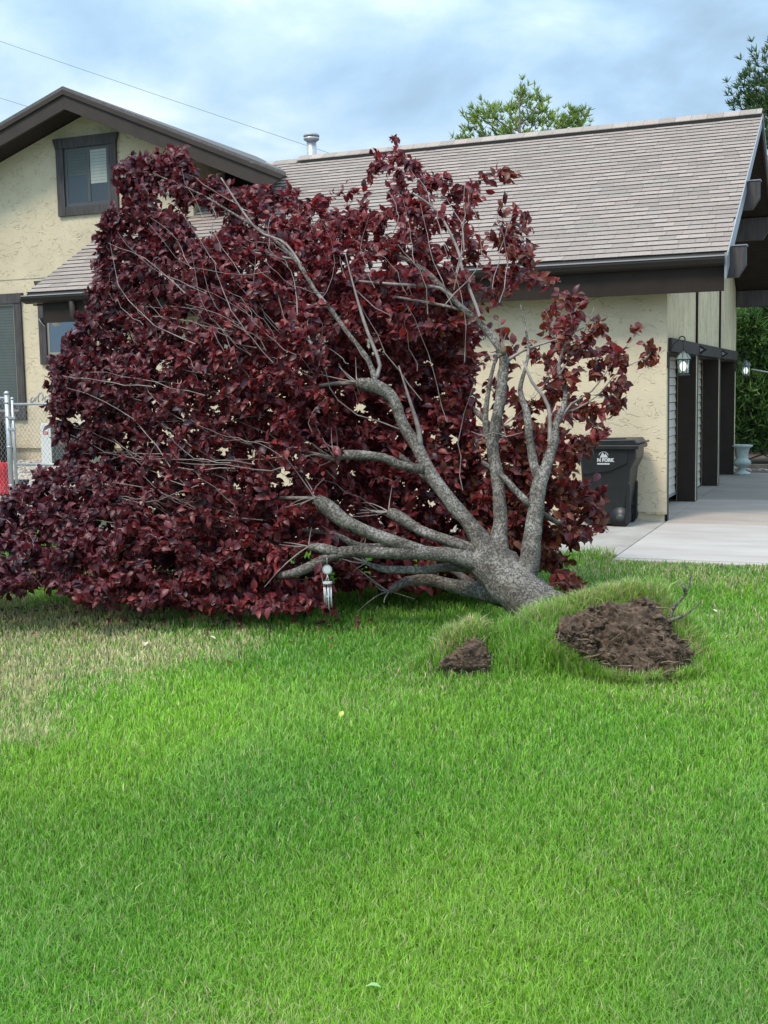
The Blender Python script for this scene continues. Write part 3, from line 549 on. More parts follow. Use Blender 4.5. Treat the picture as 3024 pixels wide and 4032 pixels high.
# limbs traced as (photo x, photo y, depth in m, radius in m)
LIMBS = {
 'trunk': [(2190, 2440, 7.85, .20), (2130, 2400, 7.95, .185), (2060, 2335, 8.05, .172), (1990, 2270, 8.15, .168), (1915, 2205, 8.25, .155), (1880, 2170, 8.28, .12)],
 'A': [(1960, 2250, 8.2, .12), (1905, 2150, 8.25, .095), (1852, 2068, 8.30, .075), (1766, 1966, 8.36, .064), (1695, 1864, 8.42, .062), (1648, 1770, 8.46, .058), (1586, 1668, 8.50, .053), (1550, 1574, 8.52, .052), (1510, 1535, 8.52, .052), (1455, 1515, 8.52, .046), (1405, 1506, 8.54, .036)],
 'A1': [(1475, 1520, 8.52, .034), (1474, 1490, 8.53, .028), (1450, 1417, 8.56, .024), (1376, 1320, 8.62, .022), (1300, 1216, 8.70, .021), (1246, 1151, 8.76, .020), (1160, 1021, 8.88, .018), (1060, 930, 9.0, .016), (900, 830, 9.15, .013), (780, 760, 9.25, .010), (606, 684, 9.35, .006)],
 'A2': [(1668, 1850, 8.42, .045), (1570, 1829, 8.42, .042), (1507, 1801, 8.42, .040), (1358, 1790, 8.45, .034), (1319, 1809, 8.46, .024)],
 'A3': [(1656, 1760, 8.45, .026), (1650, 1700, 8.44, .022), (1633, 1637, 8.44, .019), (1605, 1550, 8.45, .012), (1570, 1440, 8.5, .005)],
 'A4': [(1472, 1500, 8.53, .022), (1496, 1440, 8.56, .018), (1460, 1340, 8.60, .017), (1431, 1260, 8.64, .016), (1387, 1107, 8.7, .008), (1360, 1000, 8.75, .004)],
 'A5': [(1246, 1151, 8.76, .014), (1130, 966, 8.95, .013), (1008, 900, 9.0, .012), (870, 700, 9.1, .007)],
 'B': [(1975, 2250, 8.2, .12), (1960, 2131, 8.30, .085), (1970, 2068, 8.33, .066), (1966, 1966, 8.38, .060), (1954, 1848, 8.44, .058), (1940, 1770, 8.48, .055), (1952, 1668, 8.52, .053), (1970, 1574, 8.56, .050), (1978, 1496, 8.60, .050), (1985, 1417, 8.62, .046), (1962, 1363, 8.66, .036), (1897, 1281, 8.72, .033), (1800, 1194, 8.78, .030), (1670, 1064, 8.88, .024), (1520, 980, 9.0, .014)],
 'B1': [(1897, 1281, 8.72, .018), (1880, 1220, 8.76, .017), (1821, 1064, 8.85, .016), (1800, 977, 8.9, .015), (1724, 836, 9.0, .012), (1626, 760, 9.05, .008)],
 'B2': [(1800, 1194, 8.78, .020), (1734, 1135, 8.8, .018), (1560, 1120, 8.84, .017), (1398, 1107, 8.9, .013)],
 'B3': [(1830, 1225, 8.78, .016), (1756, 1205, 8.82, .016), (1620, 1180, 8.86, .016), (1474, 1156, 8.92, .012)],
 'B4': [(1985, 1430, 8.62, .02), (2060, 1380, 8.62, .014), (2180, 1340, 8.62, .009), (2300, 1290, 8.64, .005)],
 'B5': [(1935, 1790, 8.50, .03), (1915, 1700, 8.58, .032), (1912, 1629, 8.62, .028), (1930, 1500, 8.7, .02), (1960, 1380, 8.78, .012)],
 'C': [(2035, 2290, 8.1, .14), (2080, 2225, 8.12, .098), (2095, 2123, 8.16, .080), (2111, 2005, 8.22, .074), (2127, 1896, 8.28, .068), (2150, 1841, 8.32, .054), (2181, 1739, 8.40, .047), (2190, 1668, 8.44, .035), (2228, 1559, 8.52, .022), (2200, 1441, 8.6, .015), (2250, 1300, 8.7, .008)],
 'C1': [(2127, 1890, 8.28, .05), (2103, 1833, 8.30, .043), (2087, 1739, 8.34, .037), (2072, 1613, 8.42, .032), (2048, 1535, 8.48, .023), (2080, 1380, 8.58, .012), (2050, 1200, 8.7, .007)],
 'C2': [(2090, 1990, 8.22, .034), (2025, 1927, 8.28, .031), (1985, 1880, 8.36, .027), (1900, 1820, 8.5, .02)],
 'C3': [(2165, 1760, 8.38, .022), (2158, 1598, 8.45, .019), (2095, 1504, 8.50, .016), (2060, 1420, 8.55, .010)],
 'C4': [(2190, 1680, 8.44, .016), (2250, 1590, 8.5, .010), (2330, 1540, 8.52, .007), (2420, 1420, 8.55, .005), (2510, 1310, 8.55, .003)],
 'C5': [(2250, 1620, 8.46, .008), (2350, 1560, 8.5, .006), (2440, 1460, 8.5, .005), (2545, 1410, 8.5, .003)],
 'C6': [(2200, 1480, 8.58, .008), (2290, 1330, 8.6, .005), (2340, 1210, 8.62, .003)],
 'D1': [(1930, 2230, 8.2, .10), (1837, 2201, 8.2, .078), (1711, 2180, 8.2, .066), (1570, 2176, 8.22, .058), (1398, 2172, 8.25, .052), (1310, 2185, 8.27, .052), (1218, 2233, 8.3, .047), (1116, 2265, 8.46, .036), (980, 2262, 9.05, .022), (600, 2250, 9.4, .012)],
 'D1b': [(1330, 2176, 8.26, .04), (1270, 2160, 8.26, .034), (1215, 2152, 8.27, .024)],
 'D2': [(1690, 2180, 8.2, .055), (1570, 2138, 8.22, .058), (1476, 2107, 8.22, .056), (1359, 2052, 8.24, .055), (1290, 2000, 8.26, .054), (1245, 1962, 8.28, .040)],
 'D3': [(1870, 2180, 8.26, .07), (1837, 2154, 8.28, .056), (1743, 2123, 8.32, .049), (1648, 2084, 8.38, .045), (1560, 2030, 8.42, .040), (1530, 2015, 8.44, .030)],
 'D4': [(1880, 2240, 8.3, .05), (1782, 2233, 8.3, .038), (1649, 2244, 8.3, .037), (1507, 2240, 8.32, .032), (1445, 2217, 8.34, .018)],
 'D5': [(1985, 2330, 8.35, .13), (1876, 2322, 8.45, .085), (1805, 2311, 8.48, .062), (1696, 2287, 8.5, .058), (1600, 2290, 8.5, .045), (1531, 2330, 8.48, .026)],
 'D6': [(1560, 2146, 8.32, .03), (1420, 2150, 8.4, .032), (1300, 2100, 8.6, .026), (1100, 2080, 8.9, .018)],
 'E1': [(1405, 1506, 8.56, .02), (1250, 1520, 8.8, .016), (1000, 1560, 9.0, .013), (700, 1580, 9.2, .009)],
 'E2': [(1319, 1809, 8.46, .02), (1100, 1760, 8.9, .018), (800, 1760, 9.1, .014), (450, 1830, 9.3, .008)],
 'E3': [(1245, 1962, 8.28, .02), (1000, 1960, 8.8, .018), (650, 1960, 9.1, .014), (300, 2010, 9.3, .008)],
 'E4': [(600, 2250, 9.3, .014), (300, 2230, 9.4, .011), (0, 2200, 9.5, .008), (-250, 2170, 9.6, .005)],
 'E5': [(1100, 2080, 8.9, .016), (800, 2110, 9.1, .013), (400, 2110, 9.0, .009), (0, 2130, 9.3, .006)],
 'E6': [(1160, 1021, 8.88, .014), (900, 980, 9.05, .011), (700, 960, 9.2, .008), (560, 1000, 9.3, .005)],
 'E7': [(1300, 1216, 8.7, .014), (1000, 1180, 8.95, .012), (700, 1230, 9.2, .008), (500, 1320, 9.35, .005)],
 'F1': [(1950, 1700, 8.5, .03), (1850, 1600, 9.2, .028), (1700, 1500, 9.9, .02), (1500, 1400, 10.3, .012)],
 'F2': [(1700, 1900, 8.42, .03), (1500, 1750, 9.3, .028), (1200, 1650, 10.0, .018), (900, 1600, 10.5, .010)],
 'F3': [(1876, 2310, 8.5, .04), (1700, 2200, 9.4, .034), (1400, 2100, 10.0, .022), (1000, 2000, 10.6, .012)],
 'F4': [(2111, 2005, 8.22, .03), (2180, 2050, 8.9, .024), (2250, 2080, 9.3, .016), (2290, 2110, 9.5, .008)],
}
skel = []           # nodes every limb offers to the twigs
stub = {'A', 'A2', 'D1b', 'D2', 'D3'}
for k, P in LIMBS.items():
    pts = [at(a, b, d) for a, b, d, r in P]
    for p in pts: p[2] = max(p[2], .03)
    pts, rr = catmull(pts, [p[3]*(.92 if k == 'trunk' else .79) for p in P])
    if k == 'trunk': rr = [r*(1+.10*mnoise.noise(Vector(p*7))) for p, r in zip(pts, rr)]
    if k in stub:      # swollen knuckle where the limb was once cut back
        for i in range(len(rr)): rr[i] *= 1+.35*math.exp(-((len(rr)-3-i)/2.5)**2)
    big = max(rr) > .03
    MB().tube(pts, rr, 14 if k == 'trunk' else (10 if big else 6), jit=.22 if k == 'trunk' else (.14 if big else 0)).build('trunk' if k == 'trunk' else ('limb' if big else 'branch'), MT['bark'] if max(rr) > .022 else MT['twig'], T)
    if k != 'trunk':
        n0 = int(len(pts)*(.45 if k in ('A', 'B', 'C', 'D1') else .25))
        skel += [(p, i) for i, p in enumerate(pts[n0:])]
# torn wood where the middle limb cracked
p = at(1985, 1400, 8.56); MB().tube([p, p+np.array([.0, -.01, .05]), p+np.array([-.02, 0, .10])], [.018, .02, .004], 6).build('torn_wood', MT['wood_pale'], T)

# crown outline in the photo, and how thick the crown is behind it
OUT = np.array([(-420, 2010), (-200, 1990), (0, 2000), (75, 1930), (175, 1895), (255, 1825), (300, 1755), (237, 1690), (204, 1585), (205, 1460), (228, 1385), (300, 1340), (320, 1275), (392, 1200), (365, 1110), (410, 1040), (405, 915), (440, 870), (478, 838), (490, 730), (484, 650), (520, 620), (585, 650), (640, 620), (680, 600), (730, 612), (757, 690), (855, 730), (930, 785), (1020, 757), (1130, 765), (1240, 820), (1350, 850), (1367, 765), (1458, 675), (1513, 592), (1568, 574), (1622, 630), (1677, 675), (1786, 720), (1932, 720), (1960, 666), (2060, 666), (2023, 747), (2069, 820), (2123, 866), (2078, 930), (2170, 975), (2115, 1040), (2205, 1112), (2260, 1185), (2342, 1167), (2370, 1276), (2424, 1349), (2552, 1240), (2597, 1413), (2497, 1476), (2443, 1568), (2388, 1695), (2350, 1750), (2280, 1840), (2388, 1950), (2390, 2080), (2297, 2115), (2242, 2187), (2300, 2310), (2190, 2310), (2150, 2200), (2080, 2280), (1900, 2340), (1700, 2345), (1530, 2380), (1276, 2408), (1100, 2395), (948, 2425), (802, 2385), (328, 2379), (219, 2333), (0, 2333), (-250, 2300), (-420, 2250)], float)
def inside(P, poly):
    x, y = P[:, 0], P[:, 1]; r = np.zeros(len(P), bool); j = len(poly)-1
    for i in range(len(poly)):
        xi, yi = poly[i]; xj, yj = poly[j]
        c = ((yi > y) != (yj > y)) & (x < (xj-xi)*(y-yi)/(yj-yi+1e-12)+xi); r ^= c; j = i
    return r
def edge_d(P, poly):
    d = np.full(len(P), 1e9)
    for i in range(len(poly)):
        a, b = poly[i], poly[(i+1) % len(poly)]; ab = b-a
        t = np.clip(((P-a)@ab)/(ab@ab), 0, 1); d = np.minimum(d, np.hypot(*(P-(a+t[:, None]*ab)).T))
    return d
NT = 8000
P = np.stack([RNG.uniform(-420, 2600, NT*9), RNG.uniform(570, 2445, NT*9)], 1)
OUT2 = OUT.copy(); OUT2[(OUT[:, 1] > 2225) & (OUT[:, 0] < 2100), 1] += 900      # the crown stays thick down to the grass
P = P[inside(P, OUT)]; ed = edge_d(P, OUT2)
wgt = np.ones(len(P))
wgt[(P[:, 0] > 1330) & (P[:, 1] < 1080)] = .24
wgt[(P[:, 0] > 1330) & (P[:, 0] < 1700) & (P[:, 1] > 800) & (P[:, 1] < 1100)] = .5
wgt[(P[:, 0] > 1850) & (P[:, 1] < 1700)] = .16
wgt[(P[:, 0] > 2200) & (P[:, 1] < 1750)] = .17
wgt[(P[:, 0] > 2150) & (P[:, 1] > 1720)] = .5
wgt[(P[:, 0] > 820) & (P[:, 0] < 1300) & (P[:, 1] < 900)] = .38
wgt[(P[:, 0] > 1310) & (P[:, 1] > 2310)] = .0
for hx, hy, hr in ((640, 790, 40), (750, 1260, 45), (1120, 1880, 30), (800, 880, 60), (1480, 780, 60), (2050, 1230, 90), (300, 1660, 40)):      # gaps one can look through
    wgt[np.hypot(P[:, 0]-hx, P[:, 1]-hy) < hr] = .0
keep = RNG.random(len(P)) < wgt; P, ed = P[keep], ed[keep]; sel = RNG.permutation(len(P))[:NT]; P, ed = P[sel], ed[sel]
ne = 900; ei = RNG.integers(2, len(OUT)-12, ne); et_ = RNG.random(ne)[:, None]; A_, B_ = OUT[ei], OUT[ei+1]; nv = np.stack([(B_-A_)[:, 1], -(B_-A_)[:, 0]], 1); nv /= np.linalg.norm(nv, axis=1)[:, None]+1e-9
Q = A_+(B_-A_)*et_+nv*np.where(RNG.random(ne) < .65, RNG.uniform(-40, 0, ne), RNG.uniform(0, 38, ne))[:, None]
Q = Q[(Q[:, 1] < 2060) & (RNG.random(ne) < np.where(Q[:, 0] > 1800, .0, np.where(Q[:, 0] > 1330, .25, .6)))]; P = np.concatenate([P, Q]); ed = np.concatenate([ed, np.full(len(Q), 8.0)])
thick = .35+1.9*np.clip(ed/480, 0, 1)**.7
v = RNG.random(len(P))**1.7-.5
dep = 9.55+.25*np.clip((1400-P[:, 1])/800, 0, 1)+thick*v-.35*np.clip((900-P[:, 0])/900, 0, 1)*np.clip((P[:, 1]-1500)/700, 0, 1)
# behind the bare limbs in the middle; in front of them only further left
mid = (P[:, 0] > np.where(P[:, 1] > 2080, 1300, 1200)+RNG.uniform(-140, 140, len(P))*(P[:, 1] < 2080)) & (P[:, 0] < 2260) & (P[:, 1] > 1330); dep = np.where(mid, np.maximum(dep, 8.95+.5*RNG.random(len(P))), dep)
mid2 = (P[:, 0] > 1250) & (P[:, 1] <= 1330); dep = np.where(mid2, np.maximum(dep, 8.75+.3*RNG.random(len(P))), dep)
nbk = 1100; dep[-nbk-len(Q):-len(Q)] = np.where((P[-nbk-len(Q):-len(Q), 0] > 350) & (P[-nbk-len(Q):-len(Q), 0] < 2050) & (P[-nbk-len(Q):-len(Q), 1] > 1050), RNG.uniform(10.0, 10.6, nbk), dep[-nbk-len(Q):-len(Q)])
rgt = P[:, 0] > 2200; dep = np.where(rgt, 8.45+.5*RNG.random(len(P))+np.where(P[:, 1] > 1700, .6, 0), dep)
rd = np.array([ray(a, b) for a, b in P])
dg = np.where(rd[:, 2] < -1e-3, (CAM[2]-.05)/np.maximum(-rd[:, 2], 1e-3), 99); dep = np.minimum(dep, dg*RNG.uniform(.88, .985, len(P)))
tips = CAM+rd*dep[:, None]
FORK = at(1900, 2200, 8.25)
order = np.argsort(np.linalg.norm(tips-FORK, axis=1)); tips = tips[order]; tpx = P[order]
nodes = [p for p, i in skel]; cap = len(nodes)+len(tips)*4
NP = np.zeros((cap, 3)); NP[:len(nodes)] = nodes; ND = np.full(cap, 1e9); ND[:len(nodes)] = np.linalg.norm(NP[:len(nodes)]-FORK, axis=1); cnt = len(nodes)
tw = MB(); lp = []; ld = []; ltip = []
twig_tubes = []
for ti, tp in enumerate(tips):
    dt = np.linalg.norm(tp-FORK)
    d = np.linalg.norm(NP[:cnt]-tp, axis=1)+np.where(ND[:cnt] > dt-.02, .8, 0)
    b = int(np.argmin(d)); a = NP[b].copy(); L_ = np.linalg.norm(tp-a)
    if L_ > 1.3: a = tp+(a-tp)/L_*.5; L_ = .5
    out_dir = (tp-FORK)/dt
    c1 = a+out_dir*L_*.45+RNG.normal(0, .03, 3)
    pts = []
    k = max(3, min(7, int(L_/.09)))
    for j in range(k+1):
        t = j/k; pts.append((1-t)**2*a+2*t*(1-t)*c1+t*t*tp)
    r0 = .0028+.0035*min(1, L_)
    if tpx[ti][0] < 1400 or tpx[ti][1] < 1330 or L_ < .9: twig_tubes.append((pts, r0))
    for j in range(1, k+1):
        if cnt < cap: NP[cnt] = pts[j]; ND[cnt] = np.linalg.norm(pts[j]-FORK); cnt += 1
    # leaves along the outer part of the twig
    td = pts[-1]-pts[-2]; td /= np.linalg.norm(td)+1e-9
    nl = int(RNG.integers(10, 18)); ln = min(L_, .42)
    for q in range(nl):
        t = 1-(q/nl)*(ln/max(L_, .05)) if L_ > .05 else RNG.random()
        t = float(np.clip(t, 0, 1)); p = (1-t)**2*a+2*t*(1-t)*c1+t*t*tp
        lp.append(p+RNG.normal(0, .012, 3)); ld.append(td); ltip.append(ti)
for pts, r0 in twig_tubes: tw.tube(pts, [r0*(1-.6*i/(len(pts)-1)) for i in range(len(pts))], 4, caps=False)
# long bare shoots running out over the face of the crown
fp = np.array([1900.0, 2200.0])
for i in range(330):
    a2 = np.array([RNG.uniform(150, 2000), RNG.uniform(650, 2330)])
    o = a2-fp; o /= np.linalg.norm(o); an = RNG.normal(0, .28); o = np.array([o[0]*math.cos(an)-o[1]*math.sin(an), o[0]*math.sin(an)+o[1]*math.cos(an)])
    if a2[0] > 1250 and a2[1] > 1250 and RNG.random() < .75: continue
    l_ = RNG.uniform(160, 560); e2 = a2+o*l_; nrm = np.array([-o[1], o[0]])*RNG.normal(0, .13)*l_
    q = [a2+(e2-a2)*t+nrm*math.sin(t*PI)+RNG.normal(0, 5, 2) for t in np.linspace(0, 1, 8)]
    if not inside(np.array(q), OUT).all(): continue
    et = edge_d(np.array(q), OUT); d0 = [9.55-.5*(.35+1.9*min(1, e_/480)**.7) for e_ in et]
    if a2[0] > 1180: d0 = [max(d, 8.62) for d in d0]
    off_ = RNG.uniform(-.10, .16); pts = [at(x, y, d+off_) for (x, y), d in zip(q, d0)]
    if min(p[2] for p in pts) < .04: continue
    r0 = RNG.uniform(.0022, .0055); tw.tube(pts, [r0*(1-.65*t) for t in np.linspace(0, 1, 8)], 4, caps=False)
# dead whips fanned out of the knuckles
for (kx, ky, kd) in ((1405, 1506, 8.52), (1319, 1805, 8.45), (1240, 1962, 8.27), (1215, 2152, 8.26), (1530, 2015, 8.42), (1445, 2217, 8.33), (1531, 2330, 8.46), (1985, 1400, 8.6), (1990, 1720, 8.5)):
    a = at(kx, ky, kd)
    for i in range(6):
        dr = np.array([-.75, .1, .15])+RNG.normal(0, .55, 3); dr /= np.linalg.norm(dr); l_ = RNG.uniform(.10, .38); side = RNG.normal(0, .25, 3)
        pts = [a+dr*l_*t+side*t*t*l_ for t in np.linspace(0, 1, 5)]
        for p in pts: p[2] = max(p[2], .05)
        tw.tube(pts, [.0055*(1-.7*t) for t in np.linspace(0, 1, 5)], 4, caps=False)
tag(tw.build('twigs', MT['twig'], T), kind='stuff')

lp = np.array(lp); ld = np.array(ld); nL = len(lp)
# leaf shape: pointed oval, folded along the rib, tip curling down
LV = np.array([(0, 0, 0), (-.27, .32, .10), (.27, .30, .10), (0, .36, 0), (-.25, .66, .05), (.24, .64, .05), (0, .72, -.08), (.03, 1.0, -.26)])
LF = [(0, 3, 1), (0, 2, 3), (1, 3, 6, 4), (3, 2, 5, 6), (4, 6, 7), (6, 5, 7)]
def frames(dirs, spread, upw):
    n = len(dirs); d = dirs+RNG.normal(0, spread, (n, 3)); d[:, 2] -= .22; d /= np.linalg.norm(d, axis=1)[:, None]
    nn = RNG.normal(0, .6, (n, 3)); nn[:, 2] += upw; nn += np.array([0.18, -.62, 0.0])
    nn -= d*(nn*d).sum(1)[:, None]; nn /= np.linalg.norm(nn, axis=1)[:, None]; return np.cross(d, nn), d, nn
fx_, fy_, fz_ = frames(ld, .75, .55)
size = np.clip(RNG.normal(.060, .014, nL)*(1+.22*smooth(-4.6, -2.6, lp[:, 0])), .030, .115)
q_ = lp-CAM; dpl = q_@AF; pxl = 1512+F_PX*(q_@AX)/dpl; pyl = 2016+F_PX*(q_@ADN)/dpl

def leafcols(p, n):
    """dark purple outside, redder toward the middle, some bronze near the stems"""
    r = RNG.random(n); base = np.array([.100, .023, .034]); red = np.array([.255, .036, .036]); brz = np.array([.20, .062, .030]); drk = np.array([.048, .016, .027])
    u = smooth(-6.4, -3.8, p[:, 0])*.85                       # where along the crown
    c = base+(red-base)*np.clip(u*RNG.uniform(.0, 1.1, n), 0, 1)[:, None]
    c = np.where((r < .24*(1.1-u))[:, None], drk, c)
    b = smooth(-3.4, -2.4, p[:, 0])*.45
    c = np.where((RNG.random(n) < b)[:, None], brz*RNG.uniform(.6, 1.1, n)[:, None], c)
    c = c*RNG.uniform(.65, 1.4, n)[:, None]; return c
lc = leafcols(lp, nL)
front = np.argsort(dpl/size*.085*(1+.0*pxl)); ok = [i for i in front if 60 < pxl[i] < 2600 and pyl[i] < 2420][:300]; okset = np.zeros(nL, bool); okset[ok] = True
rest = ~okset
def leafverts(i):
    return lp[i][:, None]+size[i][:, None, None]*(LV[None, :, 0:1]*fx_[i][:, None]+LV[None, :, 1:2]*fy_[i][:, None]+LV[None, :, 2:3]*fz_[i][:, None])
ri = np.where(rest)[0]; LVv = leafverts(ri); n_ = len(ri); cz = wloc(T)
LVv[..., 2] = np.maximum(LVv[..., 2], .012)
cntf = np.array([len(f) for f in LF]); flat = np.concatenate([np.array(f) for f in LF])
loops = (flat[None]+np.arange(n_)[:, None]*8).ravel()
col8 = np.repeat(np.concatenate([lc[ri], np.ones((n_, 1))], 1), 8, 0)
crown = link('crown', bigmesh('crown', LVv.reshape(-1, 3)-np.array(cz), loops, np.tile(cntf, n_), MT['leaf'], {'lc': col8}), T); crown['kind'] = 'stuff'
lmesh = []
for k in range(14):
    me = bpy.data.meshes.new('leaf'); me.from_pydata([tuple(v) for v in LV], [], LF); me.materials.append(MT['leaf'])
    a_ = me.attributes.new('lc', 'FLOAT_COLOR', 'POINT'); c = lc[ok[(k*21) % len(ok)]]; a_.data.foreach_set('color', np.tile(np.append(c, 1), (8, 1)).astype(np.float32).ravel()); lmesh.append(me)
for j, i in enumerate(ok):
    o = link('leaf', lmesh[j % 14], crown)
    M_ = Matrix.Identity(4)
    for c in range(3):
        M_[c][0] = fx_[i][c]*size[i]; M_[c][1] = fy_[i][c]*size[i]; M_[c][2] = fz_[i][c]*size[i]; M_[c][3] = lp[i][c]-cz[c]
    o.matrix_local = M_

# ------------------------------------------------------------------ root ball and heaved turf
def blob(c, ax, rot, sub, amp, seed, holes=None):
    bm = bmesh.new(); bmesh.ops.create_icosphere(bm, subdivisions=sub, radius=1); vs = []; fs = [[v.index for v in f.verts] for f in bm.faces]
    ca, sa = math.cos(rot), math.sin(rot)
    for v in bm.verts:
        p = v.co.copy(); q = p*3+Vector((seed, 0, 0))
        k = 1+amp*(mnoise.fractal(q*.8, .7, 2.1, 6)*.9+.5*(mnoise.noise(q*5))+.26*mnoise.noise(q*11)+.10*mnoise.noise(q*22))
        if holes:
            for hx, hy, hz, hr, hd in holes: k -= hd*math.exp(-((p.x-hx)**2+(p.y-hy)**2+(p.z-hz)**2)/hr**2)
        x, y, z = p.x*ax[0]*k, p.y*ax[1]*k, p.z*ax[2]*k
        vs.append((c[0]+x*ca-y*sa, c[1]+x*sa+y*ca, c[2]+z))
    bm.free(); return vs, fs
rc = at(2470, 2600, 7.08); rc[2] = .05
def torn_face(poly, y0, d0, y1, d1, bulge, amp, seed, name, parent, base=None, step=5.0):
    """a rough clod wall: its outline in the photo, lying on a slope that runs from the grass (y0, depth d0) up and back to (y1, d1); sides run back into the turf"""
    poly = np.array(poly, float); lo, hi = poly.min(0)-6, poly.max(0)+6
    xs = np.arange(lo[0], hi[0], step); ys = np.arange(lo[1], hi[1], step); gx, gy = np.meshgrid(xs, ys, indexing='ij'); G = np.stack([gx.ravel(), gy.ravel()], 1)
    G = G+np.array([[14*mnoise.noise(Vector((a*.02, b*.02, seed))), 14*mnoise.noise(Vector((a*.02, b*.02, seed+9)))] for a, b in G])
    ins = inside(G, poly); ed_ = edge_d(G, poly); sd_ = np.where(ins, ed_, -ed_)
    V = []
    for (a, b), e_ in zip(G, sd_):
        d = d0+(d1-d0)*(y0-b)/(y0-y1); p = at(a, b, d); q = Vector((p[0], p[1], p[2]))
        n1_ = mnoise.fractal(q*5+Vector((seed, 0, 0)), .8, 2.0, 3); n2_ = abs(mnoise.noise(q*22)); n3_ = abs(mnoise.noise(q*48)); n4_ = mnoise.noise(q*95)
        h = bulge*min(1, max(0, e_)/90)**.6+amp*(n1_*1.2+1.0*n2_-.2+.6*n3_+.28*n4_)
        if e_ < 14: h -= (14-e_)*.012                      # the rim turns back under the sod
        p = p+np.array([.10, -.80, .55])*h; V.append((p[0], p[1], max(p[2], -.03)))
    ny_ = len(ys); keep = sd_ > -12; F = []
    for i in range(len(xs)-1):
        for j in range(ny_-1):
            q = (i*ny_+j, (i+1)*ny_+j, (i+1)*ny_+j+1, i*ny_+j+1)
            if all(keep[k] for k in q): F.append(q)
    used = sorted(set(k for f in F for k in f)); mp_ = {k: n for n, k in enumerate(used)}
    V = [V[k] for k in used]; F = [tuple(mp_[k] for k in f) for f in F]
    # close the back so that it is a solid clod
    ec = {}
    for f in F:
        for a, b in zip(f, f[1:]+f[:1]): ec[(a, b)] = ec.get((a, b), 0)+1
    rim_ = [(a, b) for (a, b) in ec if (b, a) not in ec]; nb_ = len(V); bk = {}
    for a, b in rim_:
        for k in (a, b):
            if k not in bk: bk[k] = len(V); V.append((V[k][0]-.02, V[k][1]+.22, max(V[k][2]-.14, -.04)))
        F.append((b, a, bk[a], bk[b]))
    return MB().add(V, F, True).build(name, MT['soil'], parent, base)
def gdep(px, py_): return float(-CAM[2]/ray(px, py_)[2])
SD0, LD0 = gdep(2500, 2690)-.05, gdep(1825, 2650)-.13; SD1, LD1 = SD0+.42, LD0+.10
SOILP = [(2182, 2505), (2200, 2450), (2245, 2425), (2320, 2392), (2410, 2372), (2500, 2362), (2570, 2352), (2600, 2375), (2632, 2430), (2655, 2490), (2700, 2520), (2738, 2560), (2735, 2600), (2690, 2625), (2640, 2665), (2560, 2688), (2500, 2692), (2430, 2665), (2395, 2620), (2330, 2590), (2270, 2560), (2210, 2535)]
rb = torn_face(SOILP, 2690, SD0, 2350, SD1, .10, .062, 3.0, 'root_ball', T)
cl = MB()
def clods(mb, c, rx, ry, rz, n, s0, s1, seed):
    for i in range(n):
        u = RNG.normal(0, 1, 3); u[1] = -abs(u[1]); u[2] = abs(u[2])*.8; u /= np.linalg.norm(u)
        k = RNG.uniform(.9, 1.08); sz = s0+(s1-s0)*RNG.random()**2.5
        p = (c[0]+u[0]*rx*k, c[1]+u[1]*ry*k, max(.015, c[2]+u[2]*rz*k))
        v_, f_ = blob(p, (sz*RNG.uniform(.8, 1.5), sz*.8, sz*RNG.uniform(.4, .8)), RNG.uniform(0, 3), 2, .75, seed+i*1.7); mb.add(v_, f_, False)
def face_clods(mb, poly, y0, d0, y1, d1, n, smax, seed):
    poly = np.array(poly, float); k = 0
    while k < n:
        a = RNG.uniform(poly[:, 0].min(), poly[:, 0].max()); b = RNG.uniform(poly[:, 1].min(), poly[:, 1].max())
        if not inside(np.array([[a, b]]), poly)[0]: continue
        k += 1; p = at(a, b, d0+(d1-d0)*(y0-b)/(y0-y1)-RNG.uniform(.06, .15)); sz = .003+smax*RNG.random()**2.6; p[2] = max(p[2], .01)
        v_, f_ = blob(p, (sz*RNG.uniform(.8, 1.6), sz, sz*RNG.uniform(.4, .8)), RNG.uniform(0, 3), 2, .95, seed+k*1.7); mb.add(v_, f_, True)
face_clods(cl, SOILP, 2690, SD0, 2350, SD1, 560, .017, 30.0)
for i in range(70): # crumbs on the grass below
    p = (rc[0]+RNG.normal(.05, .28), rc[1]-.36+RNG.normal(0, .05), .02); v_, f_ = blob(p, (.012, .012, .01), 0, 1, .5, i); cl.add(v_, f_)
tag(cl.build('soil_clods', MT['soil'], rb), kind='stuff')
rt = MB()
SP_ = np.array(SOILP, float)
for i in range(330):
    a, b = RNG.uniform(2190, 2730), RNG.uniform(2360, 2685)
    if not inside(np.array([[a, b]]), SP_)[0]: continue
    p = at(a, b, SD0+.42*(2690-b)/340-.12); big_ = i % 9 == 0; dr = np.array([RNG.normal(0, .7), -.7, RNG.normal(0, .6)]); dr /= np.linalg.norm(dr); l_ = RNG.uniform(.03, .10)*(1.5 if big_ else 1); r_ = RNG.uniform(.003, .006) if big_ else .0013
    rt.tube([p, p+dr*l_*.4, p+dr*l_*.75+RNG.normal(0, .012, 3), p+dr*l_+RNG.normal(0, .02, 3)+np.array([0, 0, -.02])], [r_, r_*.9, r_*.7, r_*.35], 4 if big_ else 3, caps=False)
tag(rt.build('root_fibres', MT['wood_pale'], rb), kind='stuff')
a = at(2635, 2450, 7.1)
for P_ in ([(2632, 2460), (2650, 2400), (2690, 2350), (2715, 2300), (2722, 2255)], [(2640, 2440), (2700, 2420), (2760, 2370)], [(2655, 2400), (2640, 2375)], [(2700, 2330), (2680, 2290)]):
    n = len(P_); cp, cr = catmull([at(x, y, 7.1+.02*i) for i, (x, y) in enumerate(P_)], [.012*(1-.7*i/(n-1)) for i in range(n)], .03)
    MB().tube(cp, cr, 6).build('root', MT['bark'], T)
lc2 = at(1835, 2600, 7.06); lc2[2] = .0
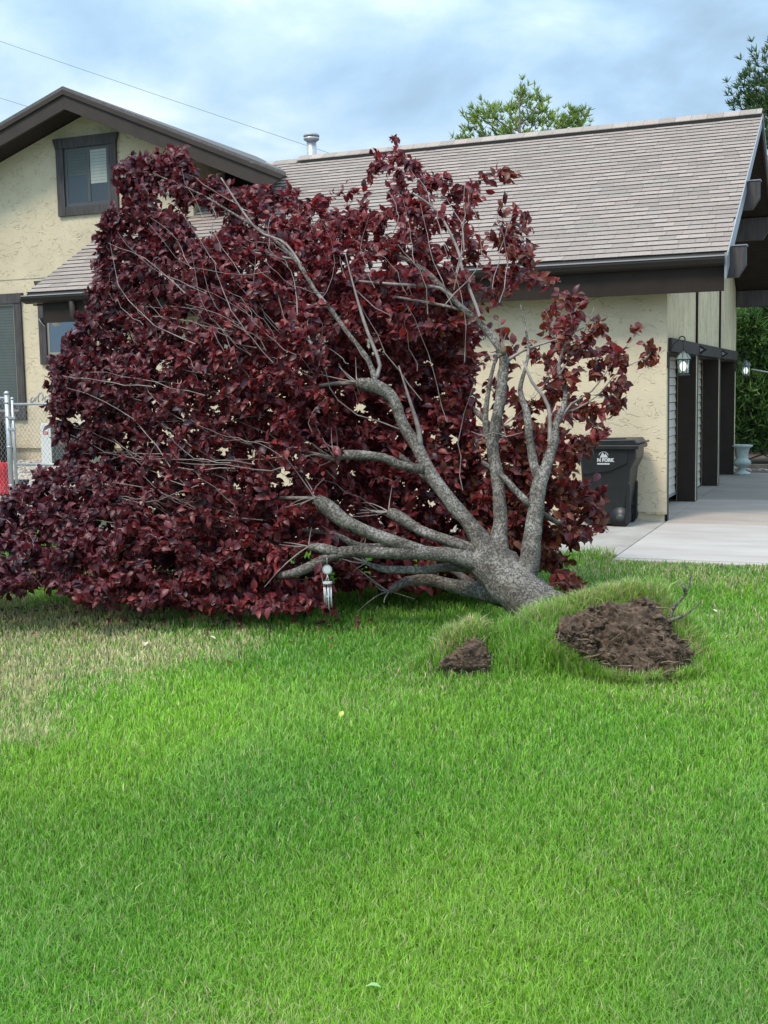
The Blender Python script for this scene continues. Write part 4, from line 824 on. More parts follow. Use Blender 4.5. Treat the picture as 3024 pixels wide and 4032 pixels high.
LUMPP = [(1712, 2640), (1722, 2598), (1765, 2562), (1810, 2530), (1850, 2508), (1905, 2503), (1928, 2540), (1935, 2600), (1930, 2640), (1880, 2652), (1800, 2648)]
lump = torn_face(LUMPP, 2650, LD0, 2503, LD1, .05, .045, 14.0, 'soil_lump', None, (float(lc2[0]), float(lc2[1]), 0), 4.0)
tag(lump, 'small lump of torn-up dark soil with grass on top, left of the root ball', 'soil lump')
cl = MB(); face_clods(cl, LUMPP, 2650, LD0, 2503, LD1, 80, .010, 900.0); tag(cl.build('soil_clods', MT['soil'], lump), kind='stuff')
# turf skin over the mound
gxx = np.linspace(rc[0]-1.5, rc[0]+.8, 60); gyy = np.linspace(rc[1]-.6, rc[1]+1.2, 50)
mx_, my_ = np.meshgrid(gxx, gyy, indexing='ij'); mz = mound(mx_, my_)-.012
fs = [(i*50+j, (i+1)*50+j, (i+1)*50+j+1, i*50+j+1) for i in range(59) for j in range(49)]
MB().add(np.stack([mx_, my_, mz], -1).reshape(-1, 3).tolist(), fs, True).build('heaved_turf', MT['ground'], T)

# ------------------------------------------------------------------ grass
def vnoise(x, y, sc, seed):
    r = np.random.default_rng(seed).random((64, 64)); x = x*sc+100; y = y*sc+100
    i = np.floor(x).astype(int); j = np.floor(y).astype(int); fx = x-i; fy = y-j; fx = fx*fx*(3-2*fx); fy = fy*fy*(3-2*fy)
    g = lambda a, b: r[a % 64, b % 64]
    return (g(i, j)*(1-fx)+g(i+1, j)*fx)*(1-fy)+(g(i, j+1)*(1-fx)+g(i+1, j+1)*fx)*fy
def gpts_screen(n):
    px = RNG.uniform(-700, 3700, n); py_ = RNG.uniform(2090, 4500, n)
    d = AX[None]*((px-1512)/F_PX)[:, None]+ADN[None]*((py_-2016)/F_PX)[:, None]+AF[None]
    t = (0-CAM[2])/d[:, 2]; p = CAM+d*t[:, None]; return p[:, 0], p[:, 1]
x1, y1 = gpts_screen(410000)
x2, y2 = RNG.uniform(-9.5, 3.0, 150000), RNG.uniform(2.0, 12.6, 150000)
x3, y3 = RNG.normal(rc[0]-.30, .55, 26000), RNG.normal(rc[1]+.12, .38, 26000)
gx_, gy_ = np.concatenate([x1, x2, x3]), np.concatenate([y1, y2, y3])
wob = .05*(vnoise(gx_, gy_, 4, 3)-.5)
ok_ = (gy_ < 12.9) & (gy_ > 1.6) & ~((gx_ > X0) & (gy_ > 11.32+wob)) & ~((gx_ > -9.2) & (gy_ > 11.70+wob))
ok_ &= np.abs((gx_-(-gy_*.42))) < 2.0+gy_*.62
gx_, gy_ = gx_[ok_], gy_[ok_]
mh = mound(gx_, gy_)
def ell(c, ax, x, y):
    u = 1-((x-c[0])/ax[0])**2-((y-c[1])/ax[1])**2; return np.where(u > 0, c[2]+ax[2]*np.sqrt(np.maximum(u, 0)), -1)
def face_plan(poly, y0, d0, y1, d1):
    """ground plan of a torn face"""
    P_ = np.array([at(a, b, d0+(d1-d0)*(y0-b)/(y0-y1)) for a, b in poly]); return P_[:, :2]+np.array([0, -.03])
onsoil = inside(np.stack([gx_, gy_], 1), face_plan(SOILP, 2690, SD0, 2350, SD1)) | inside(np.stack([gx_, gy_], 1), face_plan(LUMPP, 2650, LD0, 2503, LD1))
gx_, gy_, mh = gx_[~onsoil], gy_[~onsoil], mh[~onsoil]; soilz = np.full(len(gx_), -1.0)
# long grass fringing the torn edge
rp_ = np.array([at(a, b, c) for a, b, c, _, _ in RIDGE]); nf = 11000
tt = np.where(RNG.random(nf) < .14, RNG.uniform(0, 2.6, nf), RNG.uniform(4.6, 11.9, nf)); i0 = tt.astype(int); fr_ = (tt-i0)[:, None]
fp_ = rp_[i0]*(1-fr_)+rp_[i0+1]*fr_
fxx = fp_[:, 0]+RNG.normal(0, .045, nf); fyy = fp_[:, 1]+RNG.normal(-.05, .05, nf)+np.where(tt < 3, .05, 0); fmh = mound(fxx, fyy)
LE = np.array([(2180, 2515), (2225, 2545), (2280, 2572), (2335, 2600), (2395, 2640), (2440, 2680), (2520, 2705), (2620, 2690), (2700, 2640), (2760, 2600)], float); nlo = 3200
t2 = RNG.uniform(0, len(LE)-1.01, nlo); j0 = t2.astype(int); f2 = (t2-j0)[:, None]; lq = LE[j0]*(1-f2)+LE[j0+1]*f2+RNG.normal(0, 9, (nlo, 2))+np.array([-6, 10])
l3 = np.array([at(a, b, SD0+.42*(2690-b)/340-.06) for a, b in lq]); fxx = np.append(fxx, l3[:, 0]); fyy = np.append(fyy, l3[:, 1]); fmh = np.append(fmh, np.maximum(l3[:, 2]-.09, 0)); nf += nlo
nb0 = len(gx_); gx_, gy_, mh, soilz = np.append(gx_, fxx), np.append(gy_, fyy), np.append(mh, fmh), np.append(soilz, fmh)
nb = len(gx_); base = np.stack([gx_, gy_, gz(gx_, gy_)+np.maximum(mh, 0)], 1)
dist = np.hypot(gx_, gy_)
n_a, n_b, n_c = vnoise(gx_, gy_, .9, 11), vnoise(gx_, gy_, 2.6, 12), vnoise(gx_, gy_, 7, 13)
# parched patch at the left
DP = np.array([hit(a, b, 2, 0)[:2] for a, b in ((-900, 2330), (0, 2360), (420, 2390), (760, 2450), (800, 2560), (600, 2640), (300, 2730), (120, 2830), (0, 2880), (-900, 3000))])
gp = np.stack([gx_, gy_], 1); ins = inside(gp, DP); de = edge_d(gp, DP); sg = np.where(ins, de, -de)+(n_b-.5)*.7+(n_c-.5)*.35
dry = smooth(-.65, .55, sg)*(.62+.5*n_c)
strip = smooth(9.6, 10.6, gy_)*smooth(-2.9, -2.3, gx_)*(.25+.35*n_b); dry = np.maximum(dry, strip)
isdry = RNG.random(nb) < np.clip(dry*.9, 0, .93)
tuft = np.exp(-(((gx_-hit(2370, 2190, 2, 0)[0])/.22)**2+((gy_-hit(2370, 2190, 2, 0)[1])/.25)**2))
ht = RNG.uniform(.035, .068, nb)*(1+.35*(n_b-.5))*(1-.25*dry)+tuft*.09
onm = np.clip(mh/.12, 0, 1); ht = ht*(1+1.5*onm*RNG.uniform(.2, 1.3, nb))
rim = np.where(soilz > -.5, np.exp(-np.abs(soilz-mh)/.12), 0)*onm+.25*onm*(mh > .15)
ht[nb0:] = RNG.uniform(.05, .15, nf); rim[nb0:] = .92; rim[-nlo:] = .30; ht[-nlo:] = RNG.uniform(.05, .14, nlo)
wd = (.0008+.00029*np.hypot(gx_, gy_))*RNG.uniform(.7, 1.25, nb)
az = RNG.uniform(0, 2*PI, nb); lean = np.abs(RNG.normal(.0, .42, nb))+.12
la = az+RNG.normal(0, .6, nb); lx, ly_ = np.cos(la)*lean*ht, np.sin(la)*lean*ht
sx_, sy_ = -np.sin(az)*wd, np.cos(az)*wd
V = np.zeros((nb, 5, 3))
V[:, 0] = base+np.stack([sx_, sy_, np.full(nb, -.01)], 1); V[:, 1] = base-np.stack([sx_, sy_, np.full(nb, .01)], 1)
mid_ = base+np.stack([lx*.35, ly_*.35, ht*.58], 1); V[:, 2] = mid_-np.stack([sx_, sy_, 0*sx_], 1)*.85; V[:, 3] = mid_+np.stack([sx_, sy_, 0*sx_], 1)*.85
V[:, 4] = base+np.stack([lx, ly_, ht*(1-.25*lean)], 1)
g1, g2, g3 = np.array([.120, .360, .028]), np.array([.280, .520, .045]), np.array([.235, .450, .140])
k1 = np.clip(n_a*1.2-.1+RNG.normal(0, .18, nb), 0, 1)[:, None]; cb = g1+(g2-g1)*k1
k2 = np.clip(smooth(.5, .95, n_b)*.35+RNG.normal(0, .2, nb), 0, 1)[:, None]; cb = cb+(g3-cb)*k2*.75
straw = np.array([.64, .575, .34])*RNG.uniform(.65, 1.15, nb)[:, None]
cb = np.where(isdry[:, None], straw, cb)
sr = RNG.random(nb); cb = np.where(((sr < .03+.14*smooth(.55, .95, vnoise(gx_, gy_, 1.25, 22))) | (sr < rim*.75))[:, None], straw, cb)
cb *= (RNG.uniform(.58, 1.36, nb)*(.84+.32*vnoise(gx_+gy_*.4, gy_, .55, 21)))[:, None]
tipc = np.where((RNG.random(nb) < .5)[:, None], cb*.45+np.array([.62, .62, .34])*.55, cb*1.12)
C = np.ones((nb, 5, 4)); C[:, 0, :3] = cb*.75; C[:, 1, :3] = cb*.75; C[:, 2, :3] = cb; C[:, 3, :3] = cb; C[:, 4, :3] = tipc  # blade feet darkened in the colour as shading
loops = (np.array([0, 1, 2, 3, 3, 2, 4])[None]+np.arange(nb)[:, None]*5).ravel()
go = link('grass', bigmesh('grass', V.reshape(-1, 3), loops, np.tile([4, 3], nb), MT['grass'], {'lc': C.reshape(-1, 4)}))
tag(go, 'short green lawn with a parched straw-coloured patch', 'grass', kind='stuff')

# a few plum leaves knocked loose beside the crown
nlit = 90; lpx = RNG.uniform(0, 1500, nlit); lpy = np.where(lpx < 800, 2385, 2440)+RNG.exponential(22, nlit)
LP_ = np.array([hit(a, b, 2, .045) for a, b in zip(lpx, lpy)]); fa_, fb_, fc_ = frames(RNG.normal(0, 1, (nlit, 3))*np.array([1, 1, .2]), .2, 2.0); sz_ = RNG.uniform(.035, .065, nlit)
LVl = LP_[:, None]+sz_[:, None, None]*(LV[None, :, 0:1]*fa_[:, None]+LV[None, :, 1:2]*fb_[:, None]+LV[None, :, 2:3]*fc_[:, None])
tag(link('leaf_litter', bigmesh('leaf_litter', LVl.reshape(-1, 3), (flat[None]+np.arange(nlit)[:, None]*8).ravel(), np.tile(cntf, nlit), MT['leaf'], {'lc': np.repeat(np.concatenate([leafcols(LP_, nlit), np.ones((nlit, 1))], 1), 8, 0)})), 'maroon leaves knocked loose onto the grass along the crown', 'leaves', kind='stuff')
# leaves blown onto the lawn
def lawn_leaf(px, py_, col, size, lab, rz, tilt=.35):
    p = hit(px, py_, 2, .05); me = bpy.data.meshes.new('fallen_leaf')
    me.from_pydata([((v[0])*size, (v[1]-.5)*size, (v[2]+.1)*size) for v in LV], [], LF); M_ = mat('fallen_leaf', col, .6); me.materials.append(M_)
    o = link('fallen_leaf', me, None, p); o.rotation_euler = (tilt, .1, rz); o.data.materials[0] = M_; tag(o, lab, 'leaf', 'leaves fallen on the lawn')
lawn_leaf(570, 2535, (.55, .48, .32), .075, 'pale dry leaf upon the parched patch of lawn', .6)
lawn_leaf(832, 2512, (.58, .52, .36), .07, 'cream leaf right of the parched lawn patch, nearest the tree crown', 1.6)
lawn_leaf(1345, 2812, (.50, .48, .10), .05, 'small yellow leaf on green lawn below the wind chime', 0.2, .8)
lawn_leaf(1470, 3885, (.24, .42, .16), .045, 'pale green leaf on the lawn nearest the camera', 2.0)
lawn_leaf(2810, 2405, (.55, .55, .42), .06, 'whitish leaf on the lawn right of the root ball', 1.0)
lawn_leaf(2785, 2262, (.52, .50, .33), .075, 'cream leaf by the driveway edge above the root ball', 2.2, .9)

# ------------------------------------------------------------------ wind chime
cp = at(1288, 2235, 8.18); cxx, cyy = float(cp[0]), float(cp[1])
def cz_(py_): return float(at(1288, py_, 8.18)[2])
WC = empty('wind_chime', (cxx, cyy, max(.05, cz_(2415))), 'silver wind chime with scalloped disc hanging from a low limb', 'wind chime')
RX = np.array([AX[0], AX[1], 0]); RX /= np.linalg.norm(RX); FW = np.array([-RX[1], RX[0], 0])
def cpt(u, z, v=0): return np.array([cxx, cyy, 0])+RX*u+FW*v+np.array([0, 0, z])
zt, zd, zp = cz_(2195), cz_(2243), cz_(2292)
MB().tube([cpt(0, zt), cpt(0, zd+.03)], .0015, 4).build('string', MT['rope'], WC)
m_ = MB(); n = 44; pr = [cpt((.032+.004*(k % 2))*math.cos(2*PI*k/n), zd+(.032+.004*(k % 2))*math.sin(2*PI*k/n)) for k in range(n)]
disc = m_.prism(pr, FW*.005).build('disc', MT['galv'], WC)
MB().prism([cpt(.024*math.cos(2*PI*k/24), zd+.024*math.sin(2*PI*k/24), -.0025) for k in range(24)], FW*.002).build('disc_boss', MT['white_metal'], disc)
for u in (-.012, .006, .014): MB().tube([cpt(0, zd-.036), cpt(u, zp)], .0013, 4).build('string', MT['rope'], WC)
MB().prism([cpt(.033*math.cos(2*PI*k/20), zp, .033*math.sin(2*PI*k/20)) for k in range(20)], (0, 0, -.011)).build('top_plate', MT['white_metal'], WC)
for u, v_, l0, l1 in ((-.024, -.006, 2313, 2375), (-.014, .018, 2315, 2388), (.004, -.022, 2313, 2400), (.014, .016, 2315, 2385), (.024, -.008, 2312, 2393)):
    MB().tube([cpt(u, zp-.016, v_), cpt(u, cz_(l0), v_)], .0011, 4).build('string', MT['rope'], WC)
    MB().tube([cpt(u, cz_(l0), v_), cpt(u+.002, cz_(l1), v_)], .0042, 10).build('chime_tube', MT['white_metal'], WC)
MB().prism([cpt(.012*math.cos(2*PI*k/14), cz_(2352), .012*math.sin(2*PI*k/14)) for k in range(14)], (0, 0, .006)).build('clapper', MT['white_metal'], WC)
MB().tube([cpt(0, zp-.016), cpt(.004, cz_(2352)), cpt(.014, cz_(2430))], .0011, 4).build('string', MT['rope'], WC)

# ------------------------------------------------------------------ wheelie bin
yb = 14.02; bw_ = .56
def bx(px, py_): q = hit(px, py_, 1, yb); return float(q[0]), float(q[2])
BN = empty('wheelie_bin', (-2.95, yb+.28, 0), 'black plastic wheelie bin with white print against the garage wall', 'bin')
prof = [(bx(2448, 2060)[0], .035), (bx(2452, 2050)[0], .06), (bx(2477, 1885)[0], bx(2477, 1885)[1]), (bx(2481, 1848)[0], bx(2481, 1848)[1]), (bx(2503, 1806)[0], bx(2503, 1806)[1]), (bx(2504, 1757)[0], bx(2504, 1757)[1])]
ztop = prof[-1][1]; xl_t = prof[-1][0]-.68; xl_b = prof[0][0]-.46
sec = [(xl_b, .035)]+prof+[(xl_t, ztop)]
def yoff(z): return .055*(1-z/ztop)
v_ = [(x, yb+yoff(z)*.0, z) for x, z in sec]; n = len(sec)
m_ = MB(); m_.add([(x, yb+yoff(z), z) for x, z in sec]+[(x, yb+bw_-yoff(z), z) for x, z in sec], [tuple(range(n)), tuple(range(n, 2*n))[::-1]]+[(i, n+i, n+(i+1) % n, (i+1) % n) for i in range(n)])
body = m_.build('body', MT['bin'], BN, bevel=.02)
# raised shoulder panel on the side
MB().prism([(xl_t+.04, yb-.004, ztop-.34), (xl_t+.36, yb-.004, ztop-.30), (prof[-1][0]-.10, yb-.004, ztop-.20), (prof[-1][0]-.10, yb-.004, ztop-.02), (xl_t+.03, yb-.004, ztop-.02)], (0, .012, 0)).build('shoulder_panel', MT['bin'], body, bevel=.004)
MB().prism([(xl_t-.03, yb-.022, ztop), (prof[-1][0]+.02, yb-.022, ztop), (prof[-1][0]+.02, yb-.022, ztop+.035), (prof[-1][0]-.02, yb-.022, ztop+.085), (xl_t+.05, yb-.022, ztop+.075), (xl_t-.03, yb-.022, ztop+.03)], (0, bw_+.044, 0)).build('lid', MT['bin'], BN, bevel=.012)
box('lid_rim', MT['bin'], BN, xl_t-.045, prof[-1][0]+.035, yb-.035, yb+bw_+.035, ztop-.035, ztop+.012, bevel=.008)
MB().tube([(prof[-1][0]-.02, yb+.06, ztop+.02), (prof[-1][0]+.06, yb+.06, ztop+.04), (prof[-1][0]+.06, yb+bw_-.06, ztop+.04), (prof[-1][0]-.02, yb+bw_-.06, ztop+.02)], .014, 8).build('handle', MT['bin'], BN)
box('lid_handle', MT['bin'], BN, xl_t+.2, prof[-1][0]-.12, yb+.0, yb+.03, ztop+.078, ztop+.10, bevel=.006)
for y in (yb+.02, yb+bw_-.07):
    xw = prof[0][0]+.035
    MB().prism([(xw, y, .04+.0), (xw+.055, y, .06), (prof[2][0]+.012, y, prof[2][1]-.08), (prof[2][0]-.03, y, prof[2][1]-.02)], (0, .05, 0)).build('leg', MT['bin'], BN, bevel=.006)
    wl = MB().tube([(xw-.06, y+.01, .125), (xw-.06, y+.05, .125)], .125, 24).build('wheel', MT['bin'], BN); MB().tube([(xw-.06, y+.005, .125), (xw-.06, y+.012, .125)], .05, 16).build('hub', MT['grille'], wl)
def text(name, txt, size, p, mt, parent, bold=.0):
    cu = bpy.data.curves.new('t', 'FONT'); cu.body = txt; cu.size = size; cu.extrude = .001; cu.offset = bold; cu.fill_mode = 'BOTH'
    o = bpy.data.objects.new('t', cu); COL.objects.link(o); dg_ = bpy.context.evaluated_depsgraph_get(); me = bpy.data.meshes.new_from_object(o.evaluated_get(dg_)); bpy.data.objects.remove(o)
    me.materials.clear(); me.materials.append(mt); q = link(name, me, parent, Vector(p)-wloc(parent)); q.rotation_euler = (PI/2, 0, 0); return q
tx, tz = bx(2352, 1816); text('lettering', 'N FORK', .055, (tx+.0, yb-.008, tz-.004), MT['white_print'], body, .004)
text('lettering', 'public works', .035, (tx+.02, yb-.008, tz-.045), MT['white_print'], body) if False else MB().box(tx+.0, tx+.15, yb-.0085, yb-.006, tz-.040, tz-.022).build('small_print', MT['white_print'], body)
lx0, lz0 = bx(2362, 1795)
MB().tube([(lx0+.045+.055*math.cos(t), yb-.006, lz0+.055*math.sin(t)*.9) for t in np.linspace(.1, PI-.1, 10)], .005, 4).prism([(lx0, yb-.008, lz0-.02), (lx0+.035, yb-.008, lz0+.045), (lx0+.055, yb-.008, lz0+.01), (lx0+.07, yb-.008, lz0+.03), (lx0+.10, yb-.008, lz0-.02)], (0, .002, 0)).build('emblem', MT['white_print'], body)

# ------------------------------------------------------------------ lanterns, cord, flood light
def lantern(y, zc, lab):
    x = X0+.19
    W = empty('wall_lantern', (X0+.03, y, zc), lab, 'lantern', 'lanterns flanking the garage doors')
    box('back_plate', MT['lamp_metal'], W, X0+.002, X0+.022, y-.05, y+.05, zc-.06, zc+.14, bevel=.006)
    sp = [(X0+.02, y, zc+.06)]+[(X0+.03+.01*k, y, zc+.10+.045*k-.003*k*k) for k in range(1, 5)]+[(x-.03+.05*(1-k/16)*math.cos(PI-k*.42)+.02, y, zc+.275+.055*(1-k/18)*math.sin(PI-k*.42)) for k in range(0, 15)]
    MB().tube(sp, .008, 6).build('scroll_arm', MT['lamp_metal'], W)
    MB().tube([(x, y, zc+.135), (x, y, zc+.24)], .007, 6).build('hanger', MT['lamp_metal'], W)
    rf = MB().lathe((x, y, zc+.045), [(.092, 0), (.089, .010), (.078, .034), (.054, .062), (.024, .076), (.018, .09), (.004, .098)], 8, False).build('lantern_roof', MT['lamp_roof'], W)
    for k in range(8):
        t = 2*PI*k/8; MB().tube([(x+.090*math.cos(t), y+.090*math.sin(t), zc+.058), (x+.056*math.cos(t), y+.056*math.sin(t), zc+.118), (x+.02*math.cos(t), y+.02*math.sin(t), zc+.14)], .004, 4).build('roof_rib', MT['lamp_metal'], rf)
    MB().lathe((x, y, zc-.135), [(.060, .01), (.071, .17)], 8, False).build('glass', MT['frost'], W)
    for k in range(8):
        t = 2*PI*k/8; MB().tube([(x+.062*math.cos(t), y+.062*math.sin(t), zc-.14), (x+.074*math.cos(t), y+.074*math.sin(t), zc+.045)], .0045, 4).build('cage_bar', MT['lamp_metal'], W)
    MB().lathe((x, y, zc-.155), [(.04, -.004), (.078, .002), (.080, .012), (.063, .022)], 8, False).build('lantern_base', MT['lamp_metal'], W)
    MB().lathe((x, y, zc-.10), [(.012, 0), (.028, .03), (.036, .06), (.028, .09), (.004, .118)], 14).build('bulb', MT['bulb'], W)
zl = float(hit(2655, 1425, 0, X0+.19)[2])
lantern(14.77, zl, 'near wall lantern at the corner of the garage, lit')
lantern(22.60, zl, 'far wall lantern at the back end of the garage doors, lit')
p0 = np.array([X0+.29, 22.58, zl-.02]); p1 = p0+np.array([4.0, .4, -.55])
tag(MB().tube([p0+(p1-p0)*t+np.array([0, 0, -.10*math.sin(t*PI)]) for t in np.linspace(0, 1, 14)], .012, 5).build('cord', MT['rope'], None, p0), 'pale cord tied to the far lantern and running right', 'cord')
fl0 = hit(205, 1246, 1, YE+.25)
FL = empty('flood_light', tuple(float(v) for v in fl0), 'twin-headed flood light under the porch eave', 'flood light')
box('mount', MT['white_metal'], FL, fl0[0]-.05, fl0[0]+.05, fl0[1]-.03, fl0[1]+.03, fl0[2], fl0[2]+.04)
for u, d_ in ((-.04, np.array([-.75, -.35, -.55])), (.05, np.array([.5, -.5, -.7]))):
    a = np.array(fl0)+np.array([u, 0, 0]); d_ = d_/np.linalg.norm(d_)
    hd = MB().tube([a, a+d_*.04, a+d_*.10, a+d_*.145], [.02, .028, .05, .062], 14).build('lamp_head', MT['brown'], FL); MB().tube([a+d_*.140, a+d_*.152], [.064, .064], 14).build('lamp_lens', MT['white_metal'], hd)

# ------------------------------------------------------------------ urn and planting bed beside the far end of the garage
up = hit(2921, 1868, 2, .02)
tag(MB().lathe((float(up[0]), float(up[1]), .02), [(.155, 0), (.155, .035), (.12, .045), (.07, .075), (.058, .12), (.085, .145), (.145, .175), (.165, .215), (.15, .255), (.108, .285), (.105, .33), (.115, .42), (.14, .49), (.185, .515), (.19, .54), (.16, .545), (.13, .50)], 32).build('urn', MT['urn'], None, (float(up[0]), float(up[1]), .02)), 'pale green classical garden urn at the far end of the garage', 'urn')
bed = tag(MB().box(-8, 12, 23.0, 40, -.1, .03).build('planting_bed', MT['bedsoil']), kind='structure')
tag(box('edging_board', mat('edging_timber', (.30, .22, .16), .85, vary=.2), None, -3.2, 9, 23.75, 23.85, .031, .12, base=(0, 23.8, .03)), 'low timber edging board across the planting bed behind the urn', 'edging')
st = MB()
for i in range(260):
    p = (RNG.uniform(-3, 3), RNG.uniform(23.05, 24.6), .04); sz = RNG.uniform(.02, .075); v_, f_ = blob(p, (sz, sz*.8, sz*.6), RNG.uniform(0, 3), 2, .3, i); st.add(v_, f_, True)
tag(st.build('bed_stones', MT['stone']), 'loose pale stones scattered over the planting bed', 'stones', kind='stuff')

# ------------------------------------------------------------------ conifers
def sprays(name, P, D, n, ln, wdt, cols, parent, spread=.5):
    """n thin needles round each point, each a long triangle pair"""
    P = np.repeat(P, n, 0); D = np.repeat(D, n, 0)+RNG.normal(0, spread, (len(P), 3)); D /= np.linalg.norm(D, axis=1)[:, None]
    S_ = np.cross(D, RNG.normal(0, 1, D.shape)); S_ /= np.linalg.norm(S_, axis=1)[:, None]; m = len(P)
    l_ = (ln*RNG.uniform(.6, 1.25, m))[:, None]; V = np.stack([P-S_*wdt, P+S_*wdt, P+D*l_*.6+S_*wdt*.9, P+D*l_, P+D*l_*.6-S_*wdt*.9], 1)
    c = cols[RNG.integers(0, len(cols), m)]*RNG.uniform(.65, 1.3, m)[:, None]; C = np.ones((m, 5, 4)); C[..., :3] = c[:, None]
    loops = (np.array([0, 1, 2, 3, 4])[None]+np.arange(m)[:, None]*5).ravel(); off = np.array(wloc(parent))
    return tag(link(name, bigmesh(name, V.reshape(-1, 3)-off, loops, np.full(m, 5), MT['needle'], {'lc': C.reshape(-1, 4)}), parent), kind='stuff')
def pine(base, h, lab, clumps, cols, ln=.16, wdt=.012, n=16, tuftn=26, cr=.5, trunk_r=.14):
    """clumps: world positions where foliage masses sit"""
    R_ = empty('pine_tree', base, lab, 'tree'); b = np.array(base)
    top = np.array([b[0], b[1], b[2]+h])
    MB().tube([b, b+(top-b)*.5+np.array([.1, 0, 0]), top], [trunk_r, trunk_r*.6, .02], 8).build('trunk', MT['bark'], R_)
    br = MB(); PP = []; DD = []
    for c in clumps:
        c = np.array(c); zt_ = min(max(c[2]-.55*np.hypot(*(c-b)[:2])-.1, b[2]+.3), b[2]+h*.97); a = b+(top-b)*((zt_-b[2])/h)
        m_ = (a+c)/2+np.array([0, 0, -.12]); br.tube([a, m_, c], [.035, .022, .010], 5, caps=False)
        for k in range(tuftn):
            q = c+RNG.normal(0, 1, 3)*cr*np.array([.62, .62, .42]); o = (q-a); o /= np.linalg.norm(o); PP.append(q); DD.append(o*.6+np.array([0, 0, .6]))
            if k % 3 == 0: br.tube([c+(q-c)*.0, q], [.007, .004], 3, caps=False)
    br.build('branches', MT['bark'], R_)['kind'] = 'stuff'
    sprays('crown', np.array(PP), np.array(DD), n, ln, wdt, cols, R_)
    return R_
gy1 = np.array([(.23, .34, .06), (.28, .38, .08), (.14, .23, .05)]); gy2 = np.array([(.05, .11, .04), (.10, .17, .05), (.035, .08, .03)]); gy3 = np.array([(.045, .12, .03), (.10, .20, .05), (.03, .08, .025), (.13, .22, .06)])
D_ = 34.0
cl_ = [at(x, y, D_+RNG.uniform(-1, 1)) for x, y in ((2062, 365), (2060, 420), (2045, 475), (2000, 520), (1950, 470), (1925, 440), (1880, 450), (1860, 500), (1900, 540), (1960, 545), (2030, 560), (2100, 480), (2140, 440), (2125, 395), (2180, 480), (2215, 500), (2160, 540), (2250, 480), (2265, 450), (2285, 500), (2230, 545), (2090, 550), (1840, 545), (2000, 430))]
pb = at(2050, 1300, D_); pine((float(pb[0]), float(pb[1]), 0), float(at(2050, 400, D_)[2]), 'yellow-green pine showing above the middle of the roof ridge', cl_, gy1, cr=.27, ln=.20, wdt=.012, n=11, tuftn=24)
D_ = 30.0
cl_ = []
for i in range(75):
    y = RNG.uniform(215, 1050); half = 60+(y-215)*.33; x = 3135+RNG.uniform(-1, 1)*half*1.0
    cl_.append(at(x, y, D_+RNG.uniform(-1.3, 1.3)))
cl_ += [at(x, y, D_) for x, y in ((3005, 240), (2975, 300), (2945, 345), (2960, 400), (2925, 410), (2985, 440), (3010, 350), (2990, 395))]
pb = at(3120, 1400, D_); pine((float(pb[0]), float(pb[1]), 0), float(at(3120, 205, D_)[2]), 'dark green pine rising behind the right end of the roof', cl_, gy2, cr=.34, ln=.20, wdt=.012, n=10, tuftn=22, trunk_r=.2)
# evergreen shrubs seen past the garage
def shrub(x, y, h, r, lab, cols, n=1500, nn=9, ln=.22, wdt=.014):
    R_ = empty('evergreen_shrub', (x, y, .03), lab, 'shrub', 'evergreens past the garage')
    MB().tube([(x, y, .0), (x+.05, y, h*.5), (x, y, h*.9)], [.07, .05, .015], 7).build('trunk', MT['bark'], R_)
    t = RNG.uniform(0, 2*PI, n); u = RNG.random(n)**.8; z = .25+u*(h-.3); rr = r*(1-u*.55)*np.sqrt(RNG.uniform(.25, 1, n))*(1+.25*np.sin(t*3+z*4))
    P = np.stack([x+rr*np.cos(t), y+rr*np.sin(t), z], 1); D = np.stack([np.cos(t)*.6, np.sin(t)*.6, np.full(n, .45)], 1)
    br = MB()
    for i in range(0, n, 12): br.tube([(x, y, max(.1, z[i]-.4)), P[i]], [.012, .004], 3, caps=False)
    br.build('branches', MT['bark'], R_)['kind'] = 'stuff'
    sprays('crown', P, D, nn, ln, wdt, cols, R_, .45)
sy = 25.4
for px_, yy, h, r, lab in ((2930, 25.2, 3.1, .85, 'evergreen shrub just behind the urn, past the garage'), (3060, 25.6, 3.4, 1.0, 'taller evergreen shrub at the right edge beyond the driveway')):
    q = hit(px_, 1790, 1, yy); shrub(float(q[0]), yy, h, r, lab, gy3)
def broad(x, y, h, r, lab, n=5200):
    R_ = empty('leafy_tree', (x, y, 0), lab, 'tree'); MB().tube([(x, y, 0), (x, y, h*.6)], [.14, .07], 8).build('trunk', MT['bark'], R_)
    u = RNG.normal(0, 1, (n, 3)); u /= np.linalg.norm(u, axis=1)[:, None]; rr = r*RNG.uniform(.55, 1, n)[:, None]*(1+.22*np.sin(u[:, :1]*7+u[:, 1:2]*5))
    P = np.array([x, y, h-r])+u*rr*np.array([1.2, 1, 1]); P = P[P[:, 2] > .3]
    sprays('crown', P, u[:len(P)], 3, .14, .045, np.array([(.11, .24, .03), (.16, .30, .05), (.07, .17, .02)]), R_, .9)
q = hit(2990, 1600, 1, 30.0); broad(float(q[0]), 30.0, 4.6, 2.3, 'bright green leafy tree behind the evergreens under the eave'); broad(float(q[0])-4.5, 31.5, 4.4, 2.2, 'leafy tree behind the garage, mostly hidden')
broad(float(q[0])+4.5, 31.0, 4.4, 2.4, 'leafy tree far right beyond the driveway')

